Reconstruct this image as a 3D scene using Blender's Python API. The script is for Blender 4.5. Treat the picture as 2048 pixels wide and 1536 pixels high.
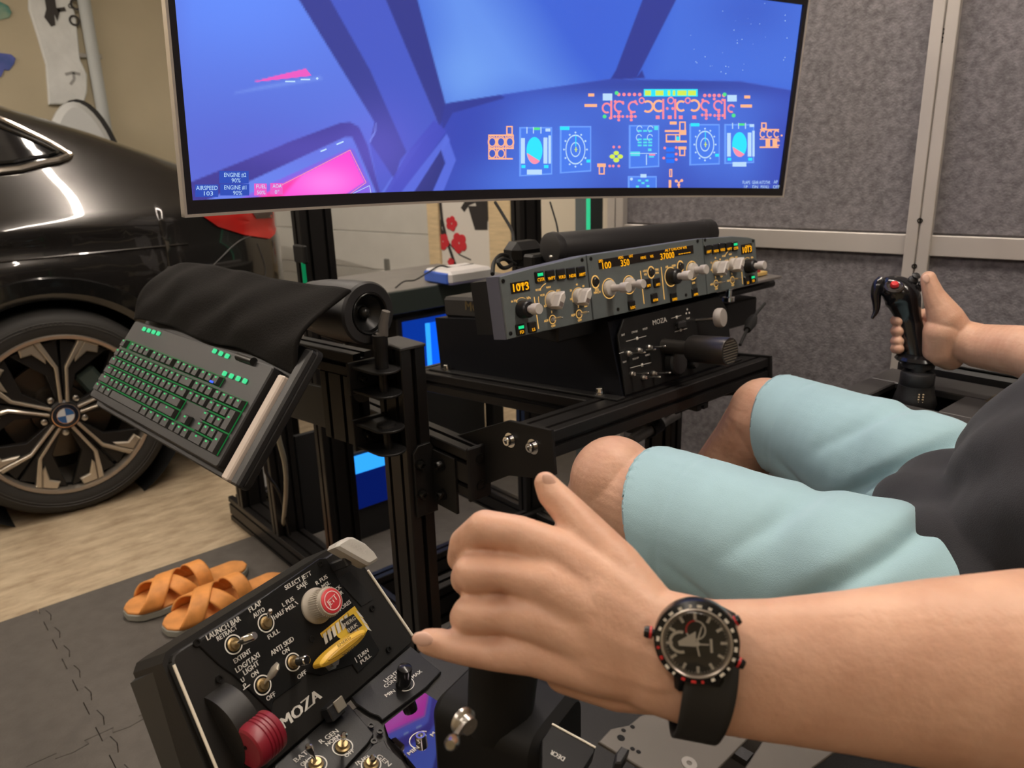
import bpy, math, random
import numpy as np
from mathutils import Matrix, Vector
random.seed(5)
for _o in list(bpy.data.objects): bpy.data.objects.remove(_o)
scene = bpy.context.scene
COL = scene.collection
PI = math.pi
# ---------------------------------------------------------------- camera
# world: x = driver's right, y = driver's forward, z up, metres; the camera stands over the origin
FOC = 1539.0
CAM_H = 1.13
_ex = np.array([2900 - 1024, 253 - 768, FOC]); _ex /= np.linalg.norm(_ex)
_ez = -np.array([146, 5132, FOC]); _ez /= np.linalg.norm(_ez)
_ex -= _ez * _ex.dot(_ez); _ex /= np.linalg.norm(_ex)
_ey = np.cross(_ez, _ex)
ROT = np.array([_ex, _ey, _ez])
ORI = np.array([0, 0, CAM_H])
_r, _u, _b = ROT @ [1, 0, 0], ROT @ [0, -1, 0], ROT @ [0, 0, -1]
cam_data = bpy.data.cameras.new('camera'); cam = bpy.data.objects.new('camera', cam_data); COL.objects.link(cam)
cam.matrix_world = Matrix(((_r[0], _u[0], _b[0], 0), (_r[1], _u[1], _b[1], 0), (_r[2], _u[2], _b[2], CAM_H), (0, 0, 0, 1)))
cam_data.sensor_width = 36; cam_data.lens = FOC / 2048 * 36; cam_data.clip_start = .02
cam_data.dof.use_dof = True; cam_data.dof.focus_distance = .75; cam_data.dof.aperture_fstop = 11
scene.camera = cam
# ---------------------------------------------------------------- world and exposure
world = bpy.data.worlds.new('world'); scene.world = world; world.use_nodes = True
world.node_tree.nodes['Background'].inputs[0].default_value = (.5, .45, .4, 1)
world.node_tree.nodes['Background'].inputs[1].default_value = .05
vs = scene.view_settings
vs.view_transform = 'Standard'; vs.look = 'None'; vs.gamma = 1; vs.exposure = 0.0; vs.use_curve_mapping = False
LAMP = 132.0   # radiance of the ceiling LED lines
LAMP_COL = (1, .88, .76)

# ---------------------------------------------------------------- pixels to places
def ray(px, py): return ROT @ np.array([(px - 1024) / FOC, (py - 768) / FOC, 1.])
def pD(px, py, d): return ORI + ray(px, py) * d
def pZ(px, py, z): r = ray(px, py); return ORI + r * (z - CAM_H) / r[2]
def pX(px, py, x): r = ray(px, py); return ORI + r * x / r[0]
def pY(px, py, y): r = ray(px, py); return ORI + r * y / r[1]
def V(*a): return np.array(a, float)
def nrm(v): v = np.array(v, float); return v / np.linalg.norm(v)
class Frame:
    """a flat local frame: u right, v up, n out of the face"""
    def __init__(s, o, u, v):
        s.o = np.array(o, float); s.u = nrm(u); s.n = nrm(np.cross(s.u, v)); s.v = np.cross(s.n, s.u)
        s.M = Matrix([[s.u[i], s.v[i], s.n[i], s.o[i]] for i in range(3)] + [[0, 0, 0, 1]])
    def uv(s, px, py, h=0):
        r = ray(px, py); k = (s.o + s.n * h - ORI).dot(s.n) / r.dot(s.n); p = ORI + r * k - s.o
        return (float(p.dot(s.u)), float(p.dot(s.v)))
    def p(s, u, v, h=0): return s.o + s.u * u + s.v * v + s.n * h

# ---------------------------------------------------------------- materials
def lin(c):
    if isinstance(c, str):
        c = [int(c[i:i + 2], 16) / 255 for i in (1, 3, 5)]
        c = [x / 12.92 if x <= .04045 else ((x + .055) / 1.055) ** 2.4 for x in c]
    return (c[0], c[1], c[2], 1)
MATS = {}
def mat(name, col=(.5, .5, .5), rough=.5, metal=0, noise=None, bump=None, emit=None, spec=.5, coat=0, sheen=0, trans=0, sss=0, stretch=(1, 1, 1), col2=None, alpha=1):
    if name in MATS: return MATS[name]
    m = bpy.data.materials.new(name); m.use_nodes = True; MATS[name] = m
    nt = m.node_tree; b = nt.nodes['Principled BSDF']
    b.inputs['Base Color'].default_value = lin(col); b.inputs['Roughness'].default_value = rough
    b.inputs['Metallic'].default_value = metal; b.inputs['Specular IOR Level'].default_value = spec
    b.inputs['Coat Weight'].default_value = coat; b.inputs['Coat Roughness'].default_value = .03
    b.inputs['Sheen Weight'].default_value = sheen; b.inputs['Transmission Weight'].default_value = trans
    b.inputs['Alpha'].default_value = alpha
    if sss:
        b.inputs['Subsurface Weight'].default_value = sss; b.inputs['Subsurface Radius'].default_value = (.012, .004, .002); b.inputs['Subsurface Scale'].default_value = .5
    if emit:
        b.inputs['Emission Color'].default_value = lin(emit[0]); b.inputs['Emission Strength'].default_value = emit[1]
    tc = nt.nodes.new('ShaderNodeTexCoord'); mp = nt.nodes.new('ShaderNodeMapping'); mp.inputs['Scale'].default_value = stretch
    nt.links.new(tc.outputs['Object'], mp.inputs[0])
    if noise:   # (scale, amount[, detail])
        n = nt.nodes.new('ShaderNodeTexNoise'); n.inputs['Scale'].default_value = noise[0]; n.inputs['Detail'].default_value = noise[2] if len(noise) > 2 else 4
        nt.links.new(mp.outputs[0], n.inputs['Vector'])
        r = nt.nodes.new('ShaderNodeValToRGB'); a = noise[1]; c = lin(col)
        c2 = lin(col2) if col2 else tuple(min(1, x * (1 + a)) for x in c[:3]) + (1,)
        r.color_ramp.elements[0].position = .3; r.color_ramp.elements[1].position = .7
        r.color_ramp.elements[0].color = tuple(x * (1 - a) for x in c[:3]) + (1,); r.color_ramp.elements[1].color = c2
        nt.links.new(n.outputs['Fac'], r.inputs[0]); nt.links.new(r.outputs[0], b.inputs['Base Color'])
    if bump:    # (scale, strength[, distance])
        n = nt.nodes.new('ShaderNodeTexNoise'); n.inputs['Scale'].default_value = bump[0]; n.inputs['Detail'].default_value = 3
        nt.links.new(mp.outputs[0], n.inputs['Vector'])
        bp = nt.nodes.new('ShaderNodeBump'); bp.inputs['Strength'].default_value = bump[1]; bp.inputs['Distance'].default_value = bump[2] if len(bump) > 2 else .002
        nt.links.new(n.outputs['Fac'], bp.inputs['Height']); nt.links.new(bp.outputs[0], b.inputs['Normal'])
    return m
def glow(name, col, s=1.0):
    if name in MATS: return MATS[name]
    m = mat(name, (0, 0, 0), .6, spec=.1); b = m.node_tree.nodes['Principled BSDF']
    b.inputs['Emission Color'].default_value = lin(col); b.inputs['Emission Strength'].default_value = s
    return m
BLK = mat('black_powder_coat', (.009, .0085, .0085), .5, spec=.4, bump=(900, .12))
ALU = mat('black_anodised', (.016, .0145, .014), .40, metal=.3, bump=(500, .05))
PLA = mat('black_plastic', (.014, .014, .015), .45, bump=(700, .15))
PLG = mat('dark_grey_plastic', (.035, .033, .032), .5, bump=(600, .15))
GLO = mat('gloss_black_panel', (.008, .008, .009), .10, spec=.6, bump=(300, .01))
CHR = mat('chrome', (.75, .74, .72), .12, metal=1)
STE = mat('steel', (.55, .53, .5), .28, metal=1)
WHT = mat('white_print', (.72, .70, .65), .6)
RUB = mat('black_rubber', (.010, .010, .010), .75, bump=(500, .2))
IVO = mat('ivory_plastic', (.50, .46, .42), .4, noise=(40, .06))
AMB = glow('amber_backlight', '#ffc46a', .95)
LCDA = glow('amber_lcd_digit', '#ffae12', 1.25)
GRN = glow('green_led', '#22e08c', 1.0)
SCR = mat('black_screw', (.02, .019, .018), .3, metal=.6)

# ---------------------------------------------------------------- mesh builder
_font_cache = {}
def font_mesh(s):
    if s not in _font_cache:
        cu = bpy.data.curves.new('lettering', 'FONT'); cu.body = s; cu.resolution_u = 2; cu.size = 1; cu.align_x = 'CENTER'; cu.align_y = 'CENTER'
        ob = bpy.data.objects.new('lettering', cu); me = ob.to_mesh()
        _font_cache[s] = ([tuple(v.co) for v in me.vertices], [tuple(p.vertices) for p in me.polygons])
        ob.to_mesh_clear(); bpy.data.objects.remove(ob); bpy.data.curves.remove(cu)
    return _font_cache[s]
class MB:
    def __init__(s, M=None, fn=None): s.v = []; s.f = []; s.m = []; s.M = M.M if isinstance(M, Frame) else M; s.fn = fn; s.k = 0
    def add(s, vs, fs):
        b = len(s.v)
        for p in vs:
            if s.fn: p = s.fn(p)
            if s.M is not None: p = s.M @ Vector(p)
            s.v.append((p[0], p[1], p[2]))
        for f in fs: s.f.append(tuple(i + b for i in f)); s.m.append(s.k)
        return s
    def mat(s, k): s.k = k; return s
    def box(s, c, d, R=None, b=0.0):
        hx, hy, hz = d[0] / 2, d[1] / 2, d[2] / 2; b = min(b, hx * .9, hy * .9, hz * .9)
        if b <= 0:
            vs = [(x, y, z) for x in (-hx, hx) for y in (-hy, hy) for z in (-hz, hz)]
            fs = [(0, 1, 3, 2), (4, 6, 7, 5), (0, 4, 5, 1), (2, 3, 7, 6), (0, 2, 6, 4), (1, 5, 7, 3)]
        else:
            vs = []; fs = []; idx = {}
            for i, sx in enumerate((-1, 1)):
                for j, sy in enumerate((-1, 1)):
                    for k, sz in enumerate((-1, 1)):
                        for a in range(3):
                            e = [hx - b, hy - b, hz - b]; e[a] += b
                            idx[(i, j, k, a)] = len(vs); vs.append((sx * e[0], sy * e[1], sz * e[2]))
            for a in range(3):
                o1, o2 = [x for x in range(3) if x != a]
                for sa in (0, 1):
                    q = []
                    for (p1, p2) in ((0, 0), (1, 0), (1, 1), (0, 1)):
                        t = [0, 0, 0]; t[a] = sa; t[o1] = p1; t[o2] = p2; q.append(idx[(*t, a)])
                    fs.append(tuple(q))
                for (p1, p2) in ((0, 0), (1, 0), (1, 1), (0, 1)):
                    t0 = [0, 0, 0]; t0[o1] = p1; t0[o2] = p2; t1 = list(t0); t1[a] = 1
                    fs.append((idx[(*t0, o1)], idx[(*t1, o1)], idx[(*t1, o2)], idx[(*t0, o2)]))
            for i in (0, 1):
                for j in (0, 1):
                    for k in (0, 1): fs.append(tuple(idx[(i, j, k, a)] for a in range(3)))
        if R is not None: vs = [tuple(R @ Vector(p)) for p in vs]
        return s.add([(p[0] + c[0], p[1] + c[1], p[2] + c[2]) for p in vs], fs)
    def span(s, x0, x1, y0, y1, z0, z1, b=0.0): return s.box(((x0 + x1) / 2, (y0 + y1) / 2, (z0 + z1) / 2), (abs(x1 - x0), abs(y1 - y0), abs(z1 - z0)), None, b)
    def prism(s, poly, z0, z1, ch=0.0, both=False):
        n = len(poly); A = sum(poly[i][0] * poly[(i + 1) % n][1] - poly[(i + 1) % n][0] * poly[i][1] for i in range(n))
        if A < 0: poly = poly[::-1]
        loops = [(poly, z0)]
        if ch and both: loops = [(offset(poly, -ch), z0), (poly, z0 + ch)]
        if ch: loops += [(poly, z1 - ch), (offset(poly, -ch), z1)]
        else: loops += [(poly, z1)]
        vs = [(p[0], p[1], z) for L, z in loops for p in L]; fs = [tuple(range(n))[::-1], tuple(range(n * (len(loops) - 1), n * len(loops)))]
        for l in range(len(loops) - 1):
            for i in range(n):
                j = (i + 1) % n; fs.append((l * n + i, l * n + j, (l + 1) * n + j, (l + 1) * n + i))
        return s.add(vs, fs)
    def sheet(s, poly, z=0): return s.add([(p[0], p[1], z) for p in poly], [tuple(range(len(poly)))])
    def cyl(s, p0, p1, r0, r1=None, n=16, cap=True):
        p0 = Vector(p0); p1 = Vector(p1); d = p1 - p0; L = d.length
        return s.lathe(p0, d, [(r0, 0), (r0 if r1 is None else r1, L)], n, cap)
    def lathe(s, o, d, prof, n=24, cap=True, sx=1, sy=1):
        o = Vector(o); d = Vector(d).normalized(); a = d.orthogonal().normalized(); b = d.cross(a); vs = []; fs = []
        for (r, h) in prof:
            for i in range(n):
                t = 2 * PI * i / n; vs.append(tuple(o + d * h + a * (r * math.cos(t) * sx) + b * (r * math.sin(t) * sy)))
        for l in range(len(prof) - 1):
            for i in range(n):
                j = (i + 1) % n; fs.append((l * n + i, l * n + j, (l + 1) * n + j, (l + 1) * n + i))
        if cap: fs.append(tuple(range(n))[::-1]); fs.append(tuple(range((len(prof) - 1) * n, len(prof) * n)))
        return s.add(vs, fs)
    def tube(s, pts, r, n=8, cap=True):
        P = [Vector(p) for p in pts]; rs = r if isinstance(r, (list, tuple)) else [r] * len(P); vs = []; fs = []; a = None
        for i, p in enumerate(P):
            d = (P[min(i + 1, len(P) - 1)] - P[max(i - 1, 0)]).normalized()
            a = d.orthogonal().normalized() if a is None else (a - d * a.dot(d)).normalized()
            b = d.cross(a)
            for k in range(n):
                t = 2 * PI * k / n; vs.append(tuple(p + a * (rs[i] * math.cos(t)) + b * (rs[i] * math.sin(t))))
        for l in range(len(P) - 1):
            for i in range(n):
                j = (i + 1) % n; fs.append((l * n + i, l * n + j, (l + 1) * n + j, (l + 1) * n + i))
        if cap: fs.append(tuple(range(n))[::-1]); fs.append(tuple(range((len(P) - 1) * n, len(P) * n)))
        return s.add(vs, fs)
    def sph(s, c, r, R=None, n=16, m=10):
        if not isinstance(r, (tuple, list)): r = (r, r, r)
        vs = [(0, 0, -r[2])]
        for j in range(1, m):
            t = PI * j / m - PI / 2
            for i in range(n):
                a = 2 * PI * i / n; vs.append((r[0] * math.cos(t) * math.cos(a), r[1] * math.cos(t) * math.sin(a), r[2] * math.sin(t)))
        vs.append((0, 0, r[2])); fs = []
        for i in range(n):
            fs.append((0, 1 + (i + 1) % n, 1 + i)); fs.append((len(vs) - 1, 1 + (m - 2) * n + i, 1 + (m - 2) * n + (i + 1) % n))
        for j in range(m - 2):
            for i in range(n):
                k = (i + 1) % n; fs.append((1 + j * n + i, 1 + j * n + k, 1 + (j + 1) * n + k, 1 + (j + 1) * n + i))
        if R is not None: vs = [tuple(R @ Vector(p)) for p in vs]
        return s.add([(p[0] + c[0], p[1] + c[1], p[2] + c[2]) for p in vs], fs)
    def ring(s, x, y, r0, r1, z=0, a0=0, a1=2 * PI, n=32, ky=1, h=0):
        vs = []; fs = []; full = abs(a1 - a0 - 2 * PI) < 1e-6
        for i in range(n + 1):
            t = a0 + (a1 - a0) * i / n
            vs += [(x + r0 * math.cos(t), y + ky * r0 * math.sin(t), z), (x + r1 * math.cos(t), y + ky * r1 * math.sin(t), z)]
        for i in range(n): fs.append((2 * i, 2 * i + 1, 2 * i + 3, 2 * i + 2))
        return s.add(vs, fs)
    def disc(s, x, y, r, z=0, n=24, ky=1): return s.sheet([(x + r * math.cos(2 * PI * i / n), y + ky * r * math.sin(2 * PI * i / n)) for i in range(n)], z)
    def line(s, p, q, w, z=0):
        dx, dy = q[0] - p[0], q[1] - p[1]; L = math.hypot(dx, dy) or 1; a, b = -dy / L * w / 2, dx / L * w / 2
        return s.sheet([(p[0] - a, p[1] - b), (q[0] - a, q[1] - b), (q[0] + a, q[1] + b), (p[0] + a, p[1] + b)], z)
    def pline(s, pts, w, z=0):
        for p, q in zip(pts, pts[1:]): s.line(p, q, w, z)
        return s
    def text(s, t, x, y, size, z=0, ang=0, w=None, bold=0):
        vs, fs = font_mesh(t); c, k = math.cos(ang), math.sin(ang)
        if w: ext = max(v[0] for v in vs) - min(v[0] for v in vs); sx = w / ext
        else: sx = size
        for dx in ((0,) if not bold else (-bold, bold)):
            s.add([(x + (v[0] * sx + dx) * c - v[1] * size * k, y + (v[0] * sx + dx) * k + v[1] * size * c, z) for v in vs], fs)
        return s
    def grid(s, fn, nu, nv, wrap=False):
        vs = [fn(i / nu, j / nv) for i in range(nu + 1) for j in range(nv + 1)]; w = nv + 1
        return s.add(vs, [(i * w + j, (i + 1) * w + j, (i + 1) * w + j + 1, i * w + j + 1) for i in range(nu) for j in range(nv)])
    def mesh(s, name, mats, ang=35, loc=None):
        me = bpy.data.meshes.new(name); vs = s.v if loc is None else [(p[0] - loc[0], p[1] - loc[1], p[2] - loc[2]) for p in s.v]
        me.from_pydata(vs, [], s.f)
        for m in (mats if isinstance(mats, (list, tuple)) else [mats]): me.materials.append(m)
        me.polygons.foreach_set('material_index', s.m)
        me.polygons.foreach_set('use_smooth', [True] * len(s.f))
        me.update()
        if ang is not None: me.set_sharp_from_angle(angle=math.radians(ang))
        return me
    def build(s, name, mats, parent=None, ang=35, loc=None):
        root = parent
        while root is not None and root.parent is not None: root = root.parent
        if root is not None: loc = tuple(root['base'])
        ob = bpy.data.objects.new(name, s.mesh(name, mats, ang, loc)); COL.objects.link(ob)
        if parent is not None: ob.parent = parent
        elif loc is not None: ob.location = loc
        return ob
def offset(poly, d):
    n = len(poly); out = []
    for i in range(n):
        p0, p1, p2 = poly[i - 1], poly[i], poly[(i + 1) % n]
        e1 = (p1[0] - p0[0], p1[1] - p0[1]); e2 = (p2[0] - p1[0], p2[1] - p1[1]); l1 = math.hypot(*e1) or 1e-9; l2 = math.hypot(*e2) or 1e-9
        n1 = (e1[1] / l1, -e1[0] / l1); n2 = (e2[1] / l2, -e2[0] / l2); k = 1 + n1[0] * n2[0] + n1[1] * n2[1]; k = max(k, .3)
        out.append((p1[0] + d * (n1[0] + n2[0]) / k, p1[1] + d * (n1[1] + n2[1]) / k))
    return out
def rrect(x0, x1, y0, y1, r, n=4):
    out = []
    for cx, cy, a in ((x1 - r, y1 - r, 0), (x0 + r, y1 - r, PI / 2), (x0 + r, y0 + r, PI), (x1 - r, y0 + r, 3 * PI / 2)):
        out += [(cx + r * math.cos(a + PI / 2 * i / n), cy + r * math.sin(a + PI / 2 * i / n)) for i in range(n + 1)]
    return out
def circ(x, y, r, n=24, ky=1): return [(x + r * math.cos(2 * PI * i / n), y + ky * r * math.sin(2 * PI * i / n)) for i in range(n)]
def tag(o, label, cat, group=None):
    o['label'] = label; o['category'] = cat
    if group: o['group'] = group
    return o
def thing(name, label, cat, loc=(0, 0, 0), group=None):
    o = bpy.data.objects.new(name, None); COL.objects.link(o); o.location = tuple(float(x) for x in loc); o['base'] = [float(x) for x in loc]; o.empty_display_size = .05
    return tag(o, label, cat, group)
def struct(o): o['kind'] = 'structure'; return o
def inst(name, me, M, parent):
    """an object sharing mesh data, M in world space, under a thing"""
    root = parent
    while root.parent is not None: root = root.parent
    o = bpy.data.objects.new(name, me); COL.objects.link(o); o.parent = parent
    o.matrix_local = Matrix.Translation(-Vector(root['base'])) @ M
    return o
def sm(pts, n=6):
    """smooth a polyline (Catmull-Rom)"""
    P = [np.array(p, float) for p in pts]; P = [2 * P[0] - P[1]] + P + [2 * P[-1] - P[-2]]; out = []
    for i in range(1, len(P) - 2):
        for k in range(n):
            t = k / n; out.append(tuple(.5 * ((2 * P[i]) + (P[i + 1] - P[i - 1]) * t + (2 * P[i - 1] - 5 * P[i] + 4 * P[i + 1] - P[i + 2]) * t * t + (3 * P[i] - P[i - 1] - 3 * P[i + 1] + P[i + 2]) * t ** 3)))
    out.append(tuple(P[-2])); return out
def slot_outline(w, h, nx, ny):
    """outline of a slotted aluminium extrusion, w x h, nx slots on the wide sides and ny on the narrow ones"""
    def side(L, n, dep=.009, g=.0042):
        out = []
        for i in range(n):
            c = -L / 2 + L * (i + .5) / n; out += [(c - g, 0), (c - g, -dep), (c + g, -dep), (c + g, 0)]
        return out
    P = []
    c = .0015
    for (L, n, rot, off) in ((w, nx, 0, h / 2), (h, ny, -PI / 2, w / 2), (w, nx, PI, h / 2), (h, ny, PI / 2, w / 2)):
        for (a, b) in [(-L / 2 + c, 0)] + side(L, n) + [(L / 2 - c, 0)]:
            x, y = a, b + off; P.append((x * math.cos(rot) - y * math.sin(rot), x * math.sin(rot) + y * math.cos(rot)))
    return P
def extrusion(mb, p0, p1, w, h, up=(0, 0, 1), nx=None, ny=None):
    """p0->p1 along the length; h runs along `up`"""
    d = nrm(np.array(p1) - np.array(p0)); upv = np.array(up, float); upv = nrm(upv - d * upv.dot(d)); x = np.cross(upv, d)
    old = mb.M; F = Matrix([[x[i], upv[i], d[i], p0[i]] for i in range(3)] + [[0, 0, 0, 1]]); mb.M = F if old is None else old @ F
    mb.prism(slot_outline(w, h, nx or max(1, round(w / .04)), ny or max(1, round(h / .04))), 0, float(np.linalg.norm(np.array(p1) - np.array(p0))))
    mb.M = old; return mb
def bolt(mb, p, d, r=.0055, h=.006, washer=True):
    """socket-head bolt standing on point p along d"""
    p = Vector(p); d = Vector(d).normalized()
    if washer: mb.cyl(p, p + d * .0015, r * 1.55, n=16)
    q = p + d * .0015
    mb.lathe(q, d, [(r, 0), (r, h * .9), (r * .9, h), (r * .55, h), (r * .5, h * .45), (0.0001, h * .45)], 14, cap=False)
    return mb
# ================================================================ the room
def floor_mat():
    m = mat('floor_laminate', (.40, .31, .205), .45, bump=(30, .05), stretch=(1.2, 7, 1)); nt = m.node_tree; b = nt.nodes['Principled BSDF']
    tc = nt.nodes.new('ShaderNodeTexCoord'); mp = nt.nodes.new('ShaderNodeMapping'); mp.inputs['Scale'].default_value = (2.2, 6, 1); nt.links.new(tc.outputs['Object'], mp.inputs[0])
    n = nt.nodes.new('ShaderNodeTexNoise'); n.inputs['Scale'].default_value = 4; n.inputs['Detail'].default_value = 8; n.inputs['Roughness'].default_value = .65; nt.links.new(mp.outputs[0], n.inputs['Vector'])
    r = nt.nodes.new('ShaderNodeValToRGB'); r.color_ramp.elements[0].position = .32; r.color_ramp.elements[1].position = .68
    r.color_ramp.elements[0].color = (.30, .22, .14, 1); r.color_ramp.elements[1].color = (.56, .46, .32, 1)
    nt.links.new(n.outputs['Fac'], r.inputs[0]); nt.links.new(r.outputs[0], b.inputs['Base Color']); return m
FX0, FX1, FY0, FY1, CEIL = -3.0, 3.2, -2.2, 5.0, 2.6
struct(MB().span(FX0, FX1, FY0, FY1, -.1, 0).build('floor', floor_mat()))
PLASTER = mat('beige_plaster', (.52, .455, .32), .85, noise=(3, .05), bump=(90, .1))
struct(MB().span(FX0, FX1, FY1, FY1 + .1, 0, CEIL).build('wall_back', PLASTER))
struct(MB().span(FX0 - .1, FX0, FY0, FY1, 0, CEIL).build('wall_left', PLASTER))
struct(MB().span(FX0, FX1, FY0 - .1, FY0, 0, CEIL).build('wall_front', PLASTER))
struct(MB().span(FX0, FX1, FY0, FY1, CEIL, CEIL + .1).build('ceiling', mat('ceiling_white', (.62, .59, .54), .9)))
# right partition: felt panels between aluminium rails, set 11.7 degrees off the rig
WA = math.radians(11.7); wd = V(-math.sin(WA), math.cos(WA), 0); wp = pD(1860, 490, 1.6); wp[2] = 0
WF = Frame(wp, -wd, (0, 0, 1))         # u runs towards the driver's back, n towards the room
FELT = mat('grey_felt', (.150, .140, .150), .95, noise=(75, .35, 6), bump=(240, .5, .003), sheen=.3)
RAILM = mat('satin_aluminium', (.50, .47, .44), .42, metal=.35, noise=(6, .05))
u_end = WF.uv(1226, 430)[0]            # far end of the partition
wr = struct(MB(WF).span(u_end, 2.6, 0, CEIL, -.06, -.012).build('wall_right', mat('partition_board', (.10, .095, .095), .9))); wr['base'] = [0, 0, 0]
v_rail = WF.uv(1860, 490)[1]
pu = [u_end + .02, WF.uv(1862, 300)[0], 1.25, 2.3]
for a, b in zip(pu, pu[1:]):
    for c, d in ((.02, v_rail - .022), (v_rail + .022, CEIL - .02)):
        MB(WF).box(((a + b) / 2, (c + d) / 2, -.006), (b - a - .03, d - c, .014), None, .004).build('felt_panel', FELT, wr)
    MB(WF).span(a + .02, b - .02, v_rail - .021, v_rail + .021, -.002, .014, .0015).build('rail', RAILM, wr)
for a in pu:
    mb = MB(WF)
    for q in (-1, 1): mb.span(a + q * .0015, a + q * .0235, 0, CEIL, 0, .024, .0012)
    mb.span(a - .002, a + .002, 0, CEIL, 0, .017)
    o = mb.build('upright', RAILM, wr)
    if a == pu[1]:
        s = MB(WF)
        for q in (WF.uv(1870, 440)[1], WF.uv(1858, 531)[1]): s.lathe((a, q, .022), (0, 0, 1), [(.0055, 0), (.0055, .003), (.003, .003), (.003, .001)], 12)
        s.build('screw', SCR, o)
# black steel strap at the top of the middle upright
bu, bv = WF.uv(1884, 120)
mb = MB(WF).span(bu - .016, bu + .012, bv, CEIL - .05, .008, .016, .001); mb.build('strap', BLK, wr)
mb = MB(WF)
for q in (.05, .035): mb.lathe((bu - .002, bv + q * 1.0, .016), (0, 0, 1), [(.006, 0), (.006, .003), (.003, .003), (.003, .001)], 12)
mb.build('strap_screw', SCR, wr)
# garage door behind the car's tail, on a wall parallel to the partition
GF = Frame(V(2.38, 2.6, 0), -wd, (0, 0, 1)); GF = Frame(GF.o + wd * 0, -wd, (0, 0, 1))
gd = struct(MB(GF).span(-2.6, 1.25, 0, CEIL, -.1, -.03).build('wall_far', mat('pale_wall', (.60, .54, .43), .85, noise=(3, .04)))); gd['base'] = [0, 0, 0]
DOORW = mat('garage_door_white', (.52, .51, .47), .5, noise=(8, .04))
g0, g1 = GF.uv(560, 480)[0] - 1.2, GF.uv(872, 480)[0]
vb = GF.uv(770, 545)[1]
dr = struct(MB(GF).span(g0, g1, .02, CEIL - .2, -.03, -.02).build('door_1', DOORW)); dr['base'] = [0, 0, 0]
vv = [.02, vb - .19, vb - .055, vb + .012]
while vv[-1] < 2.2: vv.append(vv[-1] + .20)
for a, b in zip(vv, vv[1:]):
    MB(GF).box(((g0 + g1) / 2, (a + b) / 2, -.012), (g1 - g0, b - a - .002, .022), None, .003).build('panel', DOORW, dr)
hu, hv = GF.uv(776, 540)
MB(GF).span(hu - .016, hu + .016, hv - .085, hv + .06, -.003, .012, .003).build('hinge', mat('grey_hinge', (.22, .22, .2), .5, metal=.5), dr)
# LED line above the rig, out of frame; the other two are added fill
for x, y0, y1, w, k_, lab in ((.98, -1.2, 3.4, .036, 1.0, 'long LED ceiling line above the driver and rig'), (-1.35, 2.3, 4.7, .036, 1.5, 'short added fill LED line on the ceiling above the car'), (-.95, -1.3, 1.7, .036, .50, 'dim added fill LED line beside the driver away from the partition')):
    t = thing('ceiling_light', lab, 'light', (x, y0, CEIL - .05), 'LED ceiling lines')
    MB().span(x - w / 2 - .008, x + w / 2 + .008, y0 - .01, y1 + .01, CEIL - .05, CEIL - .002).build('housing', RAILM, t)
    MB().span(x - w / 2, x + w / 2, y0, y1, CEIL - .056, CEIL - .0495).build('diffuser', glow('led_line_%d' % (k_ * 100), LAMP_COL, LAMP * k_), t)

# ---- things on the back wall
def onwall(px, py): p = pY(px, py, FY1); return (float(p[0]), float(p[2]))
WB = Frame((0, FY1, 0), (1, 0, 0), (0, 0, 1))   # n = -y, towards the room
mb = MB(WB)
P = [onwall(*q) for q in ((54, -60), (128, -60), (150, 40), (158, 120), (172, 150), (172, 185), (165, 210), (96, 210), (90, 130), (72, 70), (56, 20))]
t = tag(mb.prism(P, .002, .03, .006).build('snowboard_bag', mat('white_fabric', (.74, .76, .75), .7, noise=(9, .08), bump=(30, .5, .01)), loc=(P[5][0], FY1, P[6][1])), 'tall white bag with black printed marks hung on the beige wall', 'bag')
t['base'] = list(t.location)
mb = MB(WB); B = mb
B.prism([onwall(*q) for q in ((84, -20), (104, -20), (110, 18), (118, 22), (112, 44), (106, 30), (108, 52), (100, 55), (86, 36), (90, 20))], .03, .034)
B.line(onwall(112, 22), onwall(128, 20), .02, .034)
for (x, y, r) in ((149, 11, .03), (146, 43, .028), (138, 14, .012)): a, c = onwall(x, y); B.ring(a, c, r * .6, r, .035, n=20)
B.prism([onwall(*q) for q in ((156, 14), (164, 14), (168, 28), (160, 40), (157, 30))], .03, .034)
B.build('print', mat('print_black', (.03, .025, .022), .6), t)
mb = MB(WB); a = onwall(144, 146)
mb.pline([onwall(*q) for q in ((128, 150), (144, 146), (158, 150))], .015, .031).pline([onwall(*q) for q in ((144, 146), (146, 160), (138, 170))], .014, .031).build('emblem', mat('print_grey', (.36, .36, .35), .7), t)
# pale pipe with its wall clip
x0, z0 = onwall(212, 238); x1, z1 = onwall(171, 0); xm = (x0 + x1) / 2 - .02
t = thing('wall_pipe', 'pale grey pipe running up the beige wall beside the white bag', 'pipe', (xm, FY1 - .04, 0))
MB().cyl((xm, FY1 - .04, 0), (xm, FY1 - .04, CEIL), .032, n=20).build('tube', mat('pale_paint', (.50, .53, .53), .5), t)
cz = onwall(188, 113)[1]
MB().span(xm - .05, xm + .05, FY1 - .02, FY1 - .001, cz - .012, cz + .012, .003).cyl((xm - .055, FY1 - .03, cz), (xm - .055, FY1, cz), .012, n=10).build('clip', STE, t)
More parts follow.
